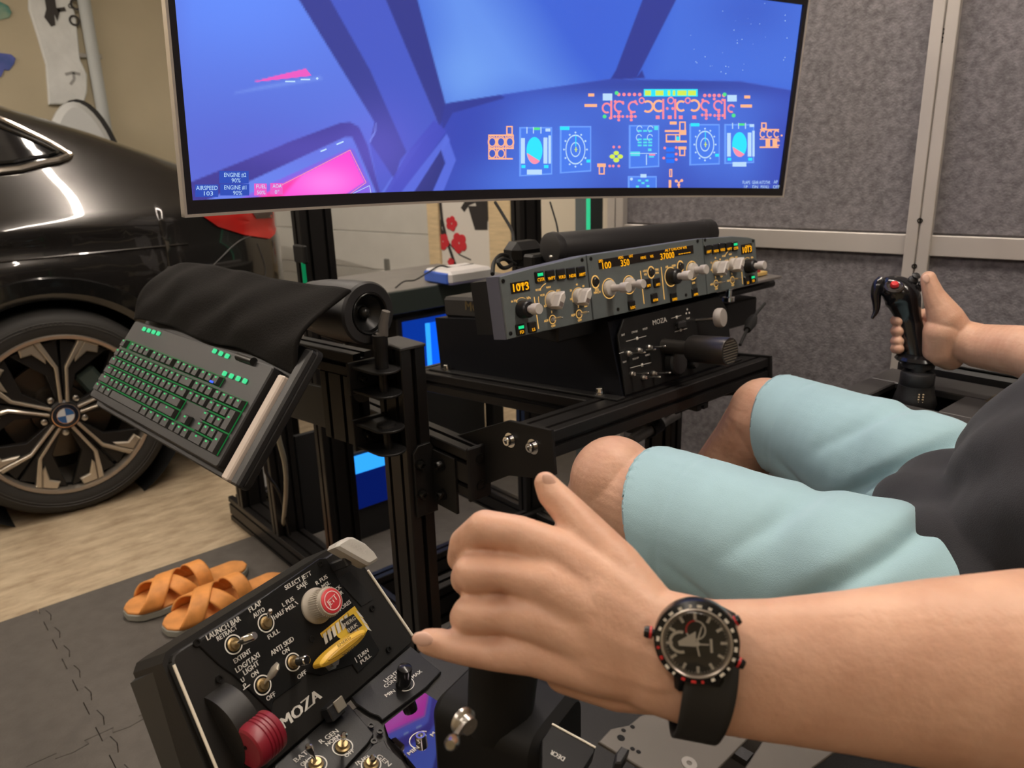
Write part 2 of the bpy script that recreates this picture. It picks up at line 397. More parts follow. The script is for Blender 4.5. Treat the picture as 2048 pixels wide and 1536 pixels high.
# wall decals far left
for nm, lab, col, col2, pts in (('wall_decal', 'teal leaf-shaped wall decal above the car roof', '#2f8f86', '#9fb095', ((-60, -20), (0, 4), (16, 12), (23, 26), (18, 36), (0, 40), (-60, 44))),
                                ('wall_decal', 'blue scalloped wall decal above the car roof', '#4561b0', '#5f68bd', ((-60, 104), (0, 106), (22, 109), (31, 117), (28, 128), (18, 141), (8, 140), (2, 154), (-60, 160)))):
    P = [onwall(*q) for q in pts]
    tag(MB(WB).prism(P, .001, .008, .002).build(nm, mat(lab, col, .6, noise=(14, .2), col2=col2), loc=(P[-1][0], FY1, P[-1][1])), lab, 'decal')
# white rounded shell with a black rim, standing behind the car
c = pY(150, 236, 4.72); t = thing('storage_shell', 'white rounded shell with black rim standing behind the car roof', 'case', (c[0], 4.72, 0))
def shell(sx, sz, dy, s=1.0): return [(c[0] + sx * math.cos(a) * s + .0, c[2] - .42 + sz * math.sin(a) * s) for a in [2 * PI * i / 40 for i in range(40)]]
XZ = Frame((0, 4.72, 0), (1, 0, 0), (0, 0, 1))
MB(XZ).prism(shell(.19, .50, 0), -.05, .05, .03, True).build('shell', mat('white_shell', (.60, .62, .62), .25), t)
MB(XZ).prism([(p[0] + .03, p[1] + .004) for p in shell(.20, .512, 0)], -.07, -.02, .01, True).build('rim', PLA, t)
MB().box((c[0], 4.72, max(.02, (c[2] - .9) / 2)), (.2, .1, max(.04, c[2] - .9)), None, .005).build('stand', PLA, t)
# ================================================================ the car
CY = 2.79; WXC, WZC = .438, .345
PAINT = mat('dark_metallic_paint', (.020, .018, .017), .22, metal=.55, coat=1.0, noise=(900, .25))
CLAD = mat('gloss_black_trim', (.006, .006, .006), .12, coat=.5)
GLASSC = mat('dark_car_glass', (.006, .006, .007), .04, spec=.8)
car = thing('car', 'dark grey metallic fastback car with two-tone alloy wheel parked beside the mat', 'car', (WXC, CY, 0))
def roof(x):
    X = [-2.2, -1.6, -1.0, -.5, 0, .3, .49, .75, .98, 1.14, 1.24, 1.32, 1.36]; Zz = [1.06, 1.25, 1.43, 1.47, 1.455, 1.415, 1.362, 1.265, 1.163, 1.095, 1.075, 1.02, .92]
    return float(np.interp(x, X, Zz))
def plan(x):   # how far the flank tucks in towards the ends
    return float(np.interp(x, [-2.2, -1.5, .4, .9, 1.15, 1.28, 1.34, 1.36], [.10, .02, 0, .015, .05, .11, .20, .34]))
ARCH = .405
def bottom(x):
    d = abs(x - WXC)
    z = .20 if x < .9 else .20 + (x - .9) * .22
    if d < ARCH: z = max(z, WZC + math.sqrt(ARCH ** 2 - d * d))
    return z
xs = sorted(set([round(x, 4) for x in np.linspace(-2.2, -.1, 16)] + [round(WXC + ARCH * math.sin(a), 4) for a in np.linspace(-PI / 2, PI / 2, 29)] + [round(x, 4) for x in np.linspace(.86, 1.36, 22)]))
# flank section: (height fraction, inset) from the bottom to the shoulder; then greenhouse up to the roof centre
def section(x):
    zb = bottom(x); zr = roof(x); sh = min(.985, zr - .02); ins = plan(x); out = []
    key = [(.20, .055), (.30, .030), (.42, .022), (.52, .030), (.60, .012), (.70, .000), (.78, .004), (.845, .010), (.868, .022), (.93, .020), (.965, .028), (.985, .05)]
    for z, i in key:
        zz = zb + (z - .20) / .785 * (sh - zb) if zb > .35 else z * (sh / .985) + (zb - .2) * max(0, (1 - (z - .2) / .785))
        if zb > .35: i = float(np.interp(zz, [k[0] for k in key], [k[1] for k in key]))
        out.append((ins + i, zz))
    g = max(0, zr - sh)
    for fz, fy in ((.08, .10), (.30, .16), (.55, .22), (.78, .30), (.90, .40), (.97, .56), (1.0, .90)): out.append((ins + fy * (.6 + .4 * min(1, g / .4)), sh + g * fz))
    out[-1] = (.92, zr)
    return out
def mirror(P): return P + [(1.84 - y, z) for y, z in P[-2::-1]]
S = [mirror(section(x)) for x in xs]; n = len(S[0])
mb = MB(); mb.add([(x, CY + p[0], p[1]) for x, s in zip(xs, S) for p in s], [(i * n + j, (i + 1) * n + j, (i + 1) * n + j + 1, i * n + j + 1) for i in range(len(xs) - 1) for j in range(n - 1)])
k = (len(xs) - 1) * n; mb.add([(1.365, CY + p[0] * .98 + .015, p[1]) for p in S[-1]], [tuple(range(n))])
body = mb.build('body', PAINT, car, 50)
# wheel arch cladding, inner well
mb = MB()
def archp(r, dy, a0=-.12, a1=PI + .12, m=40): return [(WXC + r * math.cos(a0 + (a1 - a0) * i / m), CY + dy, WZC + r * math.sin(a0 + (a1 - a0) * i / m)) for i in range(m + 1)]
L = [archp(.452, .006), archp(.448, -.010), archp(.402, -.012), archp(.380, .004), archp(.372, .16)]; m = len(L[0])
mb.add([p for l in L for p in l], [(a * m + i, (a + 1) * m + i, (a + 1) * m + i + 1, a * m + i + 1) for a in range(len(L) - 1) for i in range(m - 1)]); mb.build('wheel_arch_trim', CLAD, car)
mb = MB(); mb.lathe((WXC, CY + .02, WZC), (0, 1, 0), [(.40, 0), (.40, .34), (.001, .34)], 40, False); mb.build('wheel_well', mat('wheel_well_black', (.004, .004, .004), .9), car)
# sill and bumper trim
MB().span(-2.0, WXC - .42, CY + .005, CY + .06, .17, .27, .02).build('side_skirt', CLAD, car)
mb = MB()
P = [(.86, .20), (1.02, .20), (1.16, .25), (1.30, .33), (1.30, .50), (1.12, .60), (.98, .56), (.885, .44)]
mb.add([(x, CY + plan(x) + .012 - (.012 if 0 < i < 7 else 0), z) for i, (x, z) in enumerate(P)] + [(x, CY + plan(x) + .09, z) for x, z in P], [tuple(range(8))[::-1]] + [(i, (i + 1) % 8, 8 + (i + 1) % 8, 8 + i) for i in range(8)])
mb.build('rear_bumper_trim', mat('satin_black_trim', (.010, .010, .011), .4), car)
# side window with bright loop
def cside(px, py):
    p = pY(px, py, CY + .17); return (float(p[0]), float(p[2]))
def flank(x, z):
    s = section(x); return CY + float(np.interp(z, [q[1] for q in s], [q[0] for q in s]))
W = [cside(*q) for q in ((-330, 330), (-330, 205), (-160, 205), (-40, 212), (10, 232), (60, 258), (110, 285), (146, 310), (120, 320), (85, 326), (40, 338), (0, 342), (-150, 340))]
C = (np.mean([p[0] for p in W]), np.mean([p[1] for p in W]))
def patch(poly, lift, k=3):
    """polygon fan laid on the flank"""
    cx = sum(p[0] for p in poly) / len(poly); cz = sum(p[1] for p in poly) / len(poly); vs = []; fs = []; n = len(poly)
    for j in range(k + 1):
        for p in poly:
            x = cx + (p[0] - cx) * j / k; z = cz + (p[1] - cz) * j / k; vs.append((x, flank(x, z) - lift, z))
    for j in range(k):
        for i in range(n): q = (i + 1) % n; fs.append((j * n + i, j * n + q, (j + 1) * n + q, (j + 1) * n + i))
    return vs, fs
def dense(poly, m=6): return [tuple(np.array(poly[i]) * (1 - k / m) + np.array(poly[(i + 1) % len(poly)]) * k / m) for i in range(len(poly)) for k in range(m)]
MB().add(*patch(dense(W), .004, 5)).build('side_window', GLASSC, car)
def loop(poly, lift): return [(x, flank(x, z) - lift, z) for x, z in dense(poly) + [poly[0]]]
mb = MB(); mb.tube(loop(W, .008), .010, 8, False); mb.build('window_trim', mat('bright_trim', (.42, .38, .33), .18, metal=.9), car)
W2 = [(C[0] + (p[0] - C[0]) * .86, C[1] + (p[1] - C[1]) * .72) for p in W]
mb = MB(); mb.tube(loop(W2, .008), .006, 6, False); mb.build('window_seal', CLAD, car)
# rear lamp, shut lines
L = [cside(*q) for q in ((452, 428), (470, 424), (600, 424), (600, 452), (560, 476), (520, 470), (480, 455))]
L = [(.985, .95), (1.10, .965), (1.26, .965), (1.315, .93), (1.31, .868), (1.25, .84), (1.14, .866), (1.04, .905)]
lamp = MB().add(*patch(dense(L), .008, 4)).build('rear_lamp', mat('red_lens', (.36, .014, .012), .12, emit=((.9, .05, .03), .02)), car)
MB().add(*patch(dense([(1.18, .955), (1.29, .95), (1.29, .915), (1.20, .92)]), .012, 2)).build('reflector', mat('smoked_lens', (.05, .03, .028), .15), lamp)
mb = MB()
SHL = mat('shut_line_grey', (.05, .047, .045), .5)
for pts in ([(.80, .66), (.95, .74), (1.10, .84), (1.17, .86)], [(.985, .76), (1.02, .68), (1.02, .58), (.99, .50)], [(1.19, .83), (1.21, .72), (1.16, .62)], [(.30, .985), (.18, .80), (.06, .55), (-.02, .3)]):
    q = sm([(x, 0, z) for x, z in pts]); MB().tube([(p[0], flank(p[0], p[2]) - .0012, p[2]) for p in q], .0022, 6).build('shut_line', SHL, car)
pz = .70
mb = MB(); mb.tube([(x, flank(x, .855) - .001, .855) for x in np.linspace(-1.8, .92, 30)], .004, 6); mb.build('crease_line', PAINT, car)
# wheel
wh = MB().lathe((WXC, CY - .006, WZC), (0, 1, 0), [(.268, .0), (.276, -.004), (.292, -.008), (.318, -.006), (.332, .004), (.343, .024), (.345, .05), (.345, .2), (.335, .235), (.28, .24)], 72, False).build('tyre', mat('tyre_rubber', (.018, .017, .016), .7, bump=(60, .15)), car)
mb = MB()
for r in (.300, .309): mb.lathe((WXC, CY - .0065, WZC), (0, 1, 0), [(r, -.009), (r + .0015, -.0105), (r + .003, -.009)], 72, False)
# raised dots that stand for the worn sidewall lettering
for i in range(9):
    a = PI / 2 + .22 - i * .045; mb.box((WXC + .304 * math.cos(a), CY - .0155, WZC + .304 * math.sin(a)), (.008, .003, .010), Matrix.Rotation(-(a - PI / 2), 3, 'Y'))
mb.build('sidewall_rib', mat('tyre_rib', (.03, .028, .026), .6), wh)
RIMS = mat('machined_alloy', (.55, .50, .43), .30, metal=.85); RIMB = mat('dark_alloy', (.016, .015, .015), .35, metal=.4)
mb = MB().lathe((WXC, CY, WZC), (0, 1, 0), [(.270, -.006), (.266, -.012), (.256, -.010), (.252, .004), (.248, .05), (.238, .17), (.23, .2)], 72, False)
mb.m = [0] * len(mb.m)
rim = mb.build('rim', [RIMS], car)
MB().lathe((WXC, CY + .02, WZC), (0, 1, 0), [(.249, 0), (.246, .16), (.001, .17)], 60, False).build('rim_barrel', RIMB, rim)
disc = MB().lathe((WXC, CY + .09, WZC), (0, 1, 0), [(.165, 0), (.165, .02), (.001, .02)], 48, False).lathe((WXC, CY + .09, WZC), (0, 1, 0), [(.165, 0), (.09, 0), (.085, -.02), (.001, -.02)], 48, False).build('brake_disc', mat('brake_steel', (.10, .085, .07), .35, metal=.9), car)
MB().box((WXC + .12, CY + .08, WZC + .06), (.07, .06, .14), Matrix.Rotation(-.5, 3, 'Y'), .01).build('brake_caliper', mat('caliper_grey', (.05, .07, .06), .5), car)
def polar(r, a): return (WXC + r * math.cos(a), WZC + r * math.sin(a))
WFr = Frame((0, CY, 0), (1, 0, 0), (0, 0, 1))
for k in range(5):
    a = PI / 2 - .10 + k * 2 * PI / 5
    sp = MB(WFr); blk = MB(WFr)
    for s in (-1, 1):
        # thin machined blade from hub to two thirds, then a broad facet that bends along the rim
        q = [polar(.042, a + s * .10), polar(.045, a + s * .34), polar(.100, a + s * .17), polar(.158, a + s * .125), polar(.2525, a + s * .285), polar(.2525, a + s * .215), polar(.162, a + s * .060), polar(.100, a + s * .075)]
        sp.prism(q if s > 0 else q[::-1], -.018, .006, .003)
        q = [polar(.180, a + s * .235), polar(.196, a + s * .215), polar(.2525, a + s * .29), polar(.2525, a + s * .47), polar(.228, a + s * .50), polar(.222, a + s * .36)]
        sp.prism(q if s > 0 else q[::-1], -.010, .004, .004)
        q = [polar(.040, a + s * .06), polar(.045, a + s * .42), polar(.14, a + s * .31), polar(.25, a + s * .60), polar(.25, a + s * .02), polar(.12, a + s * .01)]
        blk.prism(q if s > 0 else q[::-1], -.035, -.012, .002)
    o = sp.build('spoke', RIMS, rim); blk.build('spoke_back', RIMB, rim)
hub = MB(WFr).lathe((WXC, WZC, -.02), (0, 0, 1), [(.052, 0), (.050, .020), (.044, .026)], 36).build('hub', RIMB, rim)
mb = MB(WFr)
BL = mat('badge_blue', (.02, .09, .25), .2); BW = mat('badge_white', (.5, .52, .54), .2); BK = mat('badge_black', (.01, .012, .02), .15)
mb.mat(2).lathe((WXC, WZC, .006), (0, 0, 1), [(.041, 0), (.041, .003), (.038, .004)], 40)
for i in range(4):
    mb.mat(i % 2); t = [(WXC, WZC)] + [(WXC + .025 * math.cos(PI / 2 * (i + j / 8)), WZC + .025 * math.sin(PI / 2 * (i + j / 8))) for j in range(9)]; mb.sheet(t, .0104)
mb.mat(3).ring(WXC, WZC, .0250, .0265, .0105); mb.ring(WXC, WZC, .0385, .041, .0098)
mb.build('wheel_badge', [BL, BW, BK, CHR], rim, None)
for k in range(5): x, z = polar(.062, PI / 2 + .52 + k * 2 * PI / 5); MB(WFr).lathe((x, z, -.02), (0, 0, 1), [(.010, 0), (.010, .012), (.006, .014)], 10).build('wheel_bolt', STE, rim)
# number plate panel and rear glass hint on the far side of the tail
MB().span(1.355, 1.372, CY + .55, CY + 1.3, .55, .68, .004).build('number_plate_recess', CLAD, car)
# ================================================================ monitor
MW, MH, MR = 1.165, .360, 1.8
mo = V(.275, .841, 1.075); mU = nrm(V(1.164, 0, -.044)); _up = nrm(np.cross(V(0, -1, 0), mU) * -1); 
if _up[2] < 0: _up = -_up
_t = math.radians(2.7); mUp = nrm(_up * math.cos(_t) + V(0, -1, 0) * math.sin(_t)); mN = np.cross(mU, mUp)
def sag(u): return math.sqrt(MR ** 2 - (u - MW / 2) ** 2) - math.sqrt(MR ** 2 - (MW / 2) ** 2)
def mon(p): return mo + mU * p[0] + mUp * p[1] + mN * (p[2] - sag(min(max(p[0], 0), MW)))
SH = -.004      # screen glass sits a little behind the bezel front
def on_screen(px, py, h=SH):
    r = ray(px, py); s = .05
    for _ in range(8):
        k = (mo + mN * (h - s) - ORI).dot(mN) / r.dot(mN); q = ORI + r * k - mo; u = q.dot(mU); s = sag(min(max(u, 0), MW))
    return u, q.dot(mUp)
def scr(p):
    u, w = on_screen(p[0], -p[1]); return mon((u, w, SH + .0006 + p[2] * 4))
def cbox(mb, u0, u1, w0, w1, h0, h1, n=28):
    loop = [(w0, h0), (w1, h0), (w1, h1), (w0, h1)]; vs = []; fs = []
    for i in range(n + 1):
        u = u0 + (u1 - u0) * i / n; vs += [mon((u, w, h)) for w, h in loop]
    for i in range(n):
        for j in range(4): k = (j + 1) % 4; fs.append((4 * i + j, 4 * i + k, 4 * i + 4 + k, 4 * i + 4 + j))
    fs += [(0, 1, 2, 3), (4 * n + 3, 4 * n + 2, 4 * n + 1, 4 * n)]
    return mb.add(vs, fs)
mt = thing('curved_monitor', 'wide curved monitor with black bezel showing a blue aircraft cockpit view', 'monitor', mo + mU * MW / 2 + mN * -.1)
SILV = mat('silver_edge', (.55, .50, .44), .35, metal=.6)
mb = MB(); cbox(mb, .02, MW - .02, .02, MH - .02, -.05, -.008); cbox(mb, .003, MW - .003, .003, MH - .003, -.010, -.008); mb.build('back_shell', PLG, mt)
mb = MB(); cbox(mb, 0, MW, 0, .003, -.010, .0012); cbox(mb, 0, MW, MH - .003, MH, -.010, .0012); cbox(mb, 0, .003, 0, MH, -.010, .0012, 2); cbox(mb, MW - .003, MW, 0, MH, -.010, .0012, 2); mb.build('edge_frame', SILV, mt)
BZ = mat('bezel_black', (.006, .005, .007), .35)
mb = MB(); cbox(mb, .003, MW - .003, .003, .017, -.008, 0); cbox(mb, .003, MW - .003, MH - .012, MH - .003, -.008, 0); cbox(mb, .003, .011, .003, MH - .003, -.008, 0, 2); cbox(mb, MW - .011, MW - .003, .003, MH - .003, -.008, 0, 2); mb.build('bezel', BZ, mt)
# --- picture on the screen: flat colours of the simulated cockpit, as emission
NU, NVV = 470, 150
su = np.linspace(.011, MW - .011, NU); sw = np.linspace(.017, MH - .012, NVV)
pts = np.array([[mon((u, w, SH)) for w in sw] for u in su]).reshape(-1, 3)
cc = (pts - ORI) @ ROT; PX = 1024 + FOC * cc[:, 0] / cc[:, 2]; PY = 768 + FOC * cc[:, 1] / cc[:, 2]
def inpoly(poly, soft=1.5):
    poly = np.array(poly, float); inside = np.zeros(len(PX), bool); dmin = np.full(len(PX), 1e9)
    for i in range(len(poly)):
        (x0, y0), (x1, y1) = poly[i], poly[(i + 1) % len(poly)]
        c = ((y0 > PY) != (y1 > PY)) & (PX < (x1 - x0) * (PY - y0) / ((y1 - y0) or 1e-9) + x0); inside ^= c
        dx, dy = x1 - x0, y1 - y0; t = np.clip(((PX - x0) * dx + (PY - y0) * dy) / (dx * dx + dy * dy + 1e-9), 0, 1); dmin = np.minimum(dmin, np.hypot(PX - x0 - t * dx, PY - y0 - t * dy))
    return np.clip(.5 + np.where(inside, dmin, -dmin) / (2 * soft), 0, 1)
def s2l(h): return np.array(lin(h)[:3])
IMG = np.zeros((len(PX), 3)) + s2l('#5f78e2')
def blend(a, col, k=1.0):
    global IMG
    a = (a * k)[:, None]; IMG = IMG * (1 - a) + s2l(col) * a
def blob(x, y, rx, ry, p=2): return np.exp(-(((PX - x) / rx) ** 2 + ((PY - y) / ry) ** 2))
blend(blob(470, -20, 260, 150), '#6690ff', .9); blend(blob(460, 330, 220, 120), '#5c66d2', .8); blend(np.clip((PX - 350) / -60 + .6, 0, 1), '#5a68d0', .4)
cen = inpoly([(716, -420), (1800, -420), (1700, 200), (1590, 182), (1480, 163), (1220, 158), (1000, 190), (891, 208)])
blend(cen, '#3f66d8'); beam = inpoly([(820, -400), (940, -100), (1150, 190), (900, 210), (840, -40)], 60); blend(beam * cen, '#6d9cf4', .8); blend(blob(930, 150, 70, 70) * cen, '#77a8f6', .6)
blend(inpoly([(1340, -50), (1700, -60), (1700, 200), (1300, 160)], 30) * cen, '#4a74e0', .8); blend(blob(1500, 20, 90, 60) * cen, '#3c5cc8', .7); blend(blob(1180, 40, 70, 120) * cen, '#3f62d6', .6)
blend(inpoly([(1458, -420), (1565, -420), (1352, 0), (1275, 152), (1284, 140), (1290, 156), (1220, 160), (1232, 140), (1285, 0)]), '#333d96')
deck = inpoly([(891, 208), (1000, 190), (1220, 158), (1480, 163), (1590, 182), (1700, 200), (1700, 500), (700, 500), (860, 260)])
blend(deck, '#3949b4')
for x, y, rx, ry in ((1075, 300, 80, 110), (1150, 300, 80, 80), (1285, 300, 60, 90), (1410, 290, 60, 80), (1480, 300, 60, 90), (1340, 210, 200, 45), (1060, 370, 120, 50)): blend(blob(x, y, rx, ry) * deck, '#4f7ae6', .75)
blend(blob(1340, 170, 240, 22) * deck, '#303c94', .7)
blend(inpoly([(446, -420), (604, -420), (775, 0), (880, 255), (815, 305), (760, 390), (740, 290), (749, 244)]), '#4a5cc8')
blend(inpoly([(338, -420), (446, -420), (661, 0), (740, 140), (813, 304), (800, 320), (790, 360), (740, 285), (749, 244), (598, 0)]), '#3c4296')
blend(inpoly([(600, -420), (716, -420), (835, 0), (891, 208), (880, 255), (772, 0)]), '#363c8e')
blend(inpoly([(880, 212), (900, 205), (1000, 190), (1010, 196), (905, 226), (885, 262)]), '#333a90', .8)
blend(inpoly([(815, 305), (868, 240), (893, 262), (800, 392), (765, 392)]), '#454ec0', .9)
for q in ([(795, 394), (893, 268), (900, 280), (822, 394)], [(893, 268), (912, 320), (882, 394), (860, 394), (891, 326), (880, 300)]): blend(inpoly(q), '#5a70e0', .9)
blend(inpoly([(822, 394), (882, 300), (890, 326), (860, 394)]), '#2f367f')
blend(inpoly([(372, 368), (560, 292), (575, 285), (680, 246), (700, 244), (718, 254), (735, 290), (762, 392), (372, 402)]), '#453f98')
blend(inpoly([(738, 282), (749, 262), (750, 244), (752, 246), (752, 264), (741, 284)], .8), '#7f93f0')
blend(inpoly([(405, 404), (500, 362), (690, 274), (704, 274), (712, 290), (756, 394)]), '#6a84ee')
blend(inpoly([(470, 402), (552, 362), (700, 296), (708, 300), (742, 372), (745, 394), (560, 402)]), '#8a66e8')
PINK = inpoly([(505, 402), (560, 372), (699, 301), (729, 364), (690, 390), (600, 400)]); blend(PINK, '#ff4fd8'); blend(PINK * blob(650, 365, 60, 30), '#ff84f0', .9)
blend(inpoly([(505, 402), (560, 372), (600, 352), (560, 398)], 4), '#ff3aa0', .8)
blend(blob(760, 300, 90, 90) * (1 - PINK), '#7b6fe8', .35); blend(blob(600, 300, 140, 40) * (1 - PINK), '#6f62d8', .3)
blend(inpoly([(508, 163), (611, 138), (621, 151), (540, 160)], 1.2), '#ff5cb8'); blend(inpoly([(470, 186), (520, 174), (640, 153), (644, 158), (560, 172)], 4), '#7d9bf2', .8)
me = bpy.data.meshes.new('screen_image')
fs = [(i * NVV + j, (i + 1) * NVV + j, (i + 1) * NVV + j + 1, i * NVV + j + 1) for i in range(NU - 1) for j in range(NVV - 1)]
base = np.array(mt['base']); me.from_pydata((pts - base).tolist(), [], fs)
ca = me.color_attributes.new('picture', 'FLOAT_COLOR', 'POINT'); ca.data.foreach_set('color', np.concatenate([IMG, np.ones((len(IMG), 1))], 1).ravel().astype(np.float32))
sm_ = bpy.data.materials.new('screen_picture'); sm_.use_nodes = True; nt = sm_.node_tree; b = nt.nodes['Principled BSDF']; b.inputs['Base Color'].default_value = (.004, .004, .005, 1); b.inputs['Roughness'].default_value = .25
at = nt.nodes.new('ShaderNodeAttribute'); at.attribute_name = 'picture'; nt.links.new(at.outputs['Color'], b.inputs['Emission Color']); b.inputs['Emission Strength'].default_value = 1.0; me.materials.append(sm_)
so = bpy.data.objects.new('screen', me); COL.objects.link(so); so.parent = mt
# lettering and instrument marks on the screen
def G(n, c, s=1.0): return glow('screen_' + n, c, s)
SM = [G('orange', '#ffb48a', 1.1), G('pink', '#ff8fa0'), G('cyan', '#5ce0f0'), G('blue', '#6fa0ff'), G('pale', '#bfe0ff'), G('green', '#58e890'), G('yellow', '#d8f05a'), G('turquoise', '#38e8ff'), G('rose', '#ff96b4'), G('deep', '#4f7ff0'), G('navy', '#3350b8'), G('strong', '#2f78ff'), G('magenta', '#f060c8')]
OR, PK, CYN, BLU, PAL, GR_, YEL, TUR, ROS, DEP, NAV, STR, MAG = range(13)
mb = MB(fn=scr)
def rect(x0, y0, x1, y1, z=0.0, sk=0): mb.sheet([(x0, -y0), (x1, -y0 - sk), (x1, -y1 - sk), (x0, -y1)], z)
def T(s, x, y, h, w=None, z=.0006): mb.text(s, x, -y, h * 1.35, z, 0, w)
mb.mat(NAV); rect(438, 342, 497, 367); rect(390, 369, 436, 394); rect(440, 368, 498, 391)
mb.mat(MAG); rect(508, 367, 533, 391); rect(540, 366, 565, 389)
mb.mat(PAL); T('ENGINE #2', 468, 350, 9, 44); T('90%', 470, 361, 9, 18); T('AIRSPEED', 412, 376, 9, 43); T('103', 414, 387, 9, 18); T('ENGINE #1', 469, 375, 9, 44); T('90%', 473, 386, 9, 18); T('FUEL', 520, 373, 8, 20); T('50%', 520, 385, 8, 17); T('AOA', 552, 372, 8, 18); T('0°', 552, 384, 8, 9)
T('FLAPS', 1490, 365, 7, 15); T('UP', 1489, 374, 7, 7); T('GEAR', 1508, 365, 7, 13); T('DN', 1508, 374, 7, 11); T('AUTOTHR', 1527, 365, 7, 22); T('MANU', 1527, 374, 7, 16); T('AP', 1549, 364, 7, 8); T('OFF', 1550, 374, 7, 13)
mb.mat(MAG); mb.sheet([(508, -164), (560, -158), (622, -151), (611, -138), (560, -150)], .0002)
mb.mat(ROS); mb.pline([(556, -373), (699, -300), (731, -365), (693, -392)], 1.4, .0002)
mb.mat(PAL); mb.pline([(640, -303), (652, -298)], 3, .0002).pline([(672, -289), (686, -283)], 3, .0002).pline([(692, -393), (738, -371), (742, -392)], 1.2, .0002)
for x0, x1, y in ((570, 590, 163), (601, 620, 159)): rect(x0, y - 1.5, x1, y + 1.5)
mb.disc(634, -157, 2.4)
def frame(x0, y0, x1, y1, w): rect(x0, y0, x1, y0 + w); rect(x0, y1 - w, x1, y1); rect(x0, y0, x0 + w, y1); rect(x1 - w, y0, x1, y1)
def rg(x, y, rx, ry, w, a0=0, a1=2 * PI, z=0.0): mb.ring(x, -y, rx - w, rx, z, a0, a1, 24, ry / rx)
# displays
mb.mat(PAL); _rs = random.Random(2)
for _ in range(34): mb.disc(_rs.uniform(1375, 1590), -_rs.uniform(2, 150), _rs.uniform(.4, 1.1), 0, 6)
for x0, y0, x1, y1, d0, d1 in ((1038, 254, 1104, 353, 0, -4), (1119, 252, 1182, 347, 0, -4), (1257, 250, 1318, 337, 0, -3), (1255, 352, 1313, 384, 0, -4), (1378, 248, 1439, 331, 0, -2), (1448, 248, 1508, 328, 0, -2)):
    mb.mat(BLU); mb.sheet([(x0, -y0), (x1, -y0), (x1, -(y1 + d1)), (x0, -y1)], 0)
    mb.mat(DEP); mb.sheet([(x0 + 3, -y0 - 3), (x1 - 3, -y0 - 3), (x1 - 3, -(y1 + d1) + 3), (x0 + 3, -y1 + 3)], .0002)
for cx, cy, s, tilt in ((1067, 301, 1.0, 1), (1477, 289, .92, 1)):
    rx, ry = 16 * s, 27 * s
    mb.mat(TUR); mb.disc(cx, -cy, rx, .0004, 28, ry / rx)
    mb.mat(ROS); mb.sheet([(cx - rx * .98, -cy - ry * .18)] + [(cx + rx * math.cos(a), -cy + ry * math.sin(a)) for a in np.linspace(PI * 1.06, PI * 1.72, 12)], .0006)
    mb.mat(PAL); rect(cx - 27 * s, cy - 25 * s, cx - 19 * s, cy + 26 * s, .0004); rect(cx + 18 * s, cy - 26 * s, cx + 26 * s, cy + 26 * s, .0004); rect(cx + 28 * s, cy - 30 * s, cx + 33 * s, cy + 26 * s, .0004); rect(cx - 15 * s, cy + 38 * s, cx + 15 * s, cy + 48 * s, .0004)
    mb.mat(GR_); rect(cx - 1 * s, cy - 46 * s, cx + 11 * s, cy - 41 * s, .0004); mb.mat(TUR); rect(cx - 26 * s, cy + 29 * s, cx - 18 * s, cy + 35 * s, .0004); rect(cx + 19 * s, cy + 29 * s, cx + 28 * s, cy + 35 * s, .0004)
    mb.mat(PAL)
    for k in (-16, -3, 12): rect(cx + k * s, cy - 47 * s, cx + (k + 2) * s, cy - 34 * s, .0004)
    rect(cx + 22 * s, cy - 44 * s, cx + 32 * s, cy - 38 * s, .0004)
for cx, cy, s in ((1149, 299, 1.0), (1408, 289, .93)):
    mb.mat(PAL); rg(cx, cy, 20 * s, 30 * s, 1.8, z=.0004); rg(cx, cy, 10 * s, 15 * s, 1.5, z=.0004)
    for k in range(12): a = k * PI / 6; mb.disc(cx + 23 * s * math.cos(a), -cy + 34 * s * math.sin(a), 2.0 * s, .0004, 8)
    mb.mat(TUR); rect(cx - .8, cy - 28 * s, cx + .8, cy - 6, .0006); rect(cx - 31 * s, cy - 46 * s, cx - 12 * s, cy - 39 * s, .0004); rect(cx + 22 * s, cy + 20 * s, cx + 30 * s, cy + 26 * s, .0004)
    mb.mat(YEL); rect(cx - 1, cy - 5, cx + 1, cy + 5, .0007); rect(cx - 3, cy - .8, cx + 3, cy + .8, .0007)
mb.mat(PAL)
for cx, cy in ((1277, 258), (1299, 258), (1276, 275), (1298, 275)): rg(cx, cy, 6, 7, 1.4, .3, 4.6, .0004)
mb.mat(CYN)
for y in (262, 279, 285, 291):
    for x in (1277, 1288, 1298): rect(x - 4, y - 2, x + 4, y + 1.5, .0005)
rect(1306, 252, 1314, 260, .0005); rect(1259, 303, 1278, 312, .0004); rect(1294, 297, 1301, 302, .0004); rect(1296, 312, 1306, 315, .0004)
mb.mat(PAL); rect(1258, 306, 1312, 307.5, .0004); rect(1290, 309, 1292, 330, .0004); mb.mat(ROS); rect(1296, 308, 1308, 311, .0005)
mb.mat(CYN)
for x, y in ((1277, 361), (1292, 361), (1284, 366), (1273, 373), (1294, 372), (1284, 378), (1272, 381), (1296, 381)): rect(x - 3, y - 2, x + 3, y + 2, .0004)
mb.mat(PAL); rect(1279, 348, 1291, 355, .0004); mb.disc(1261, -358, 3, .0004, 10)
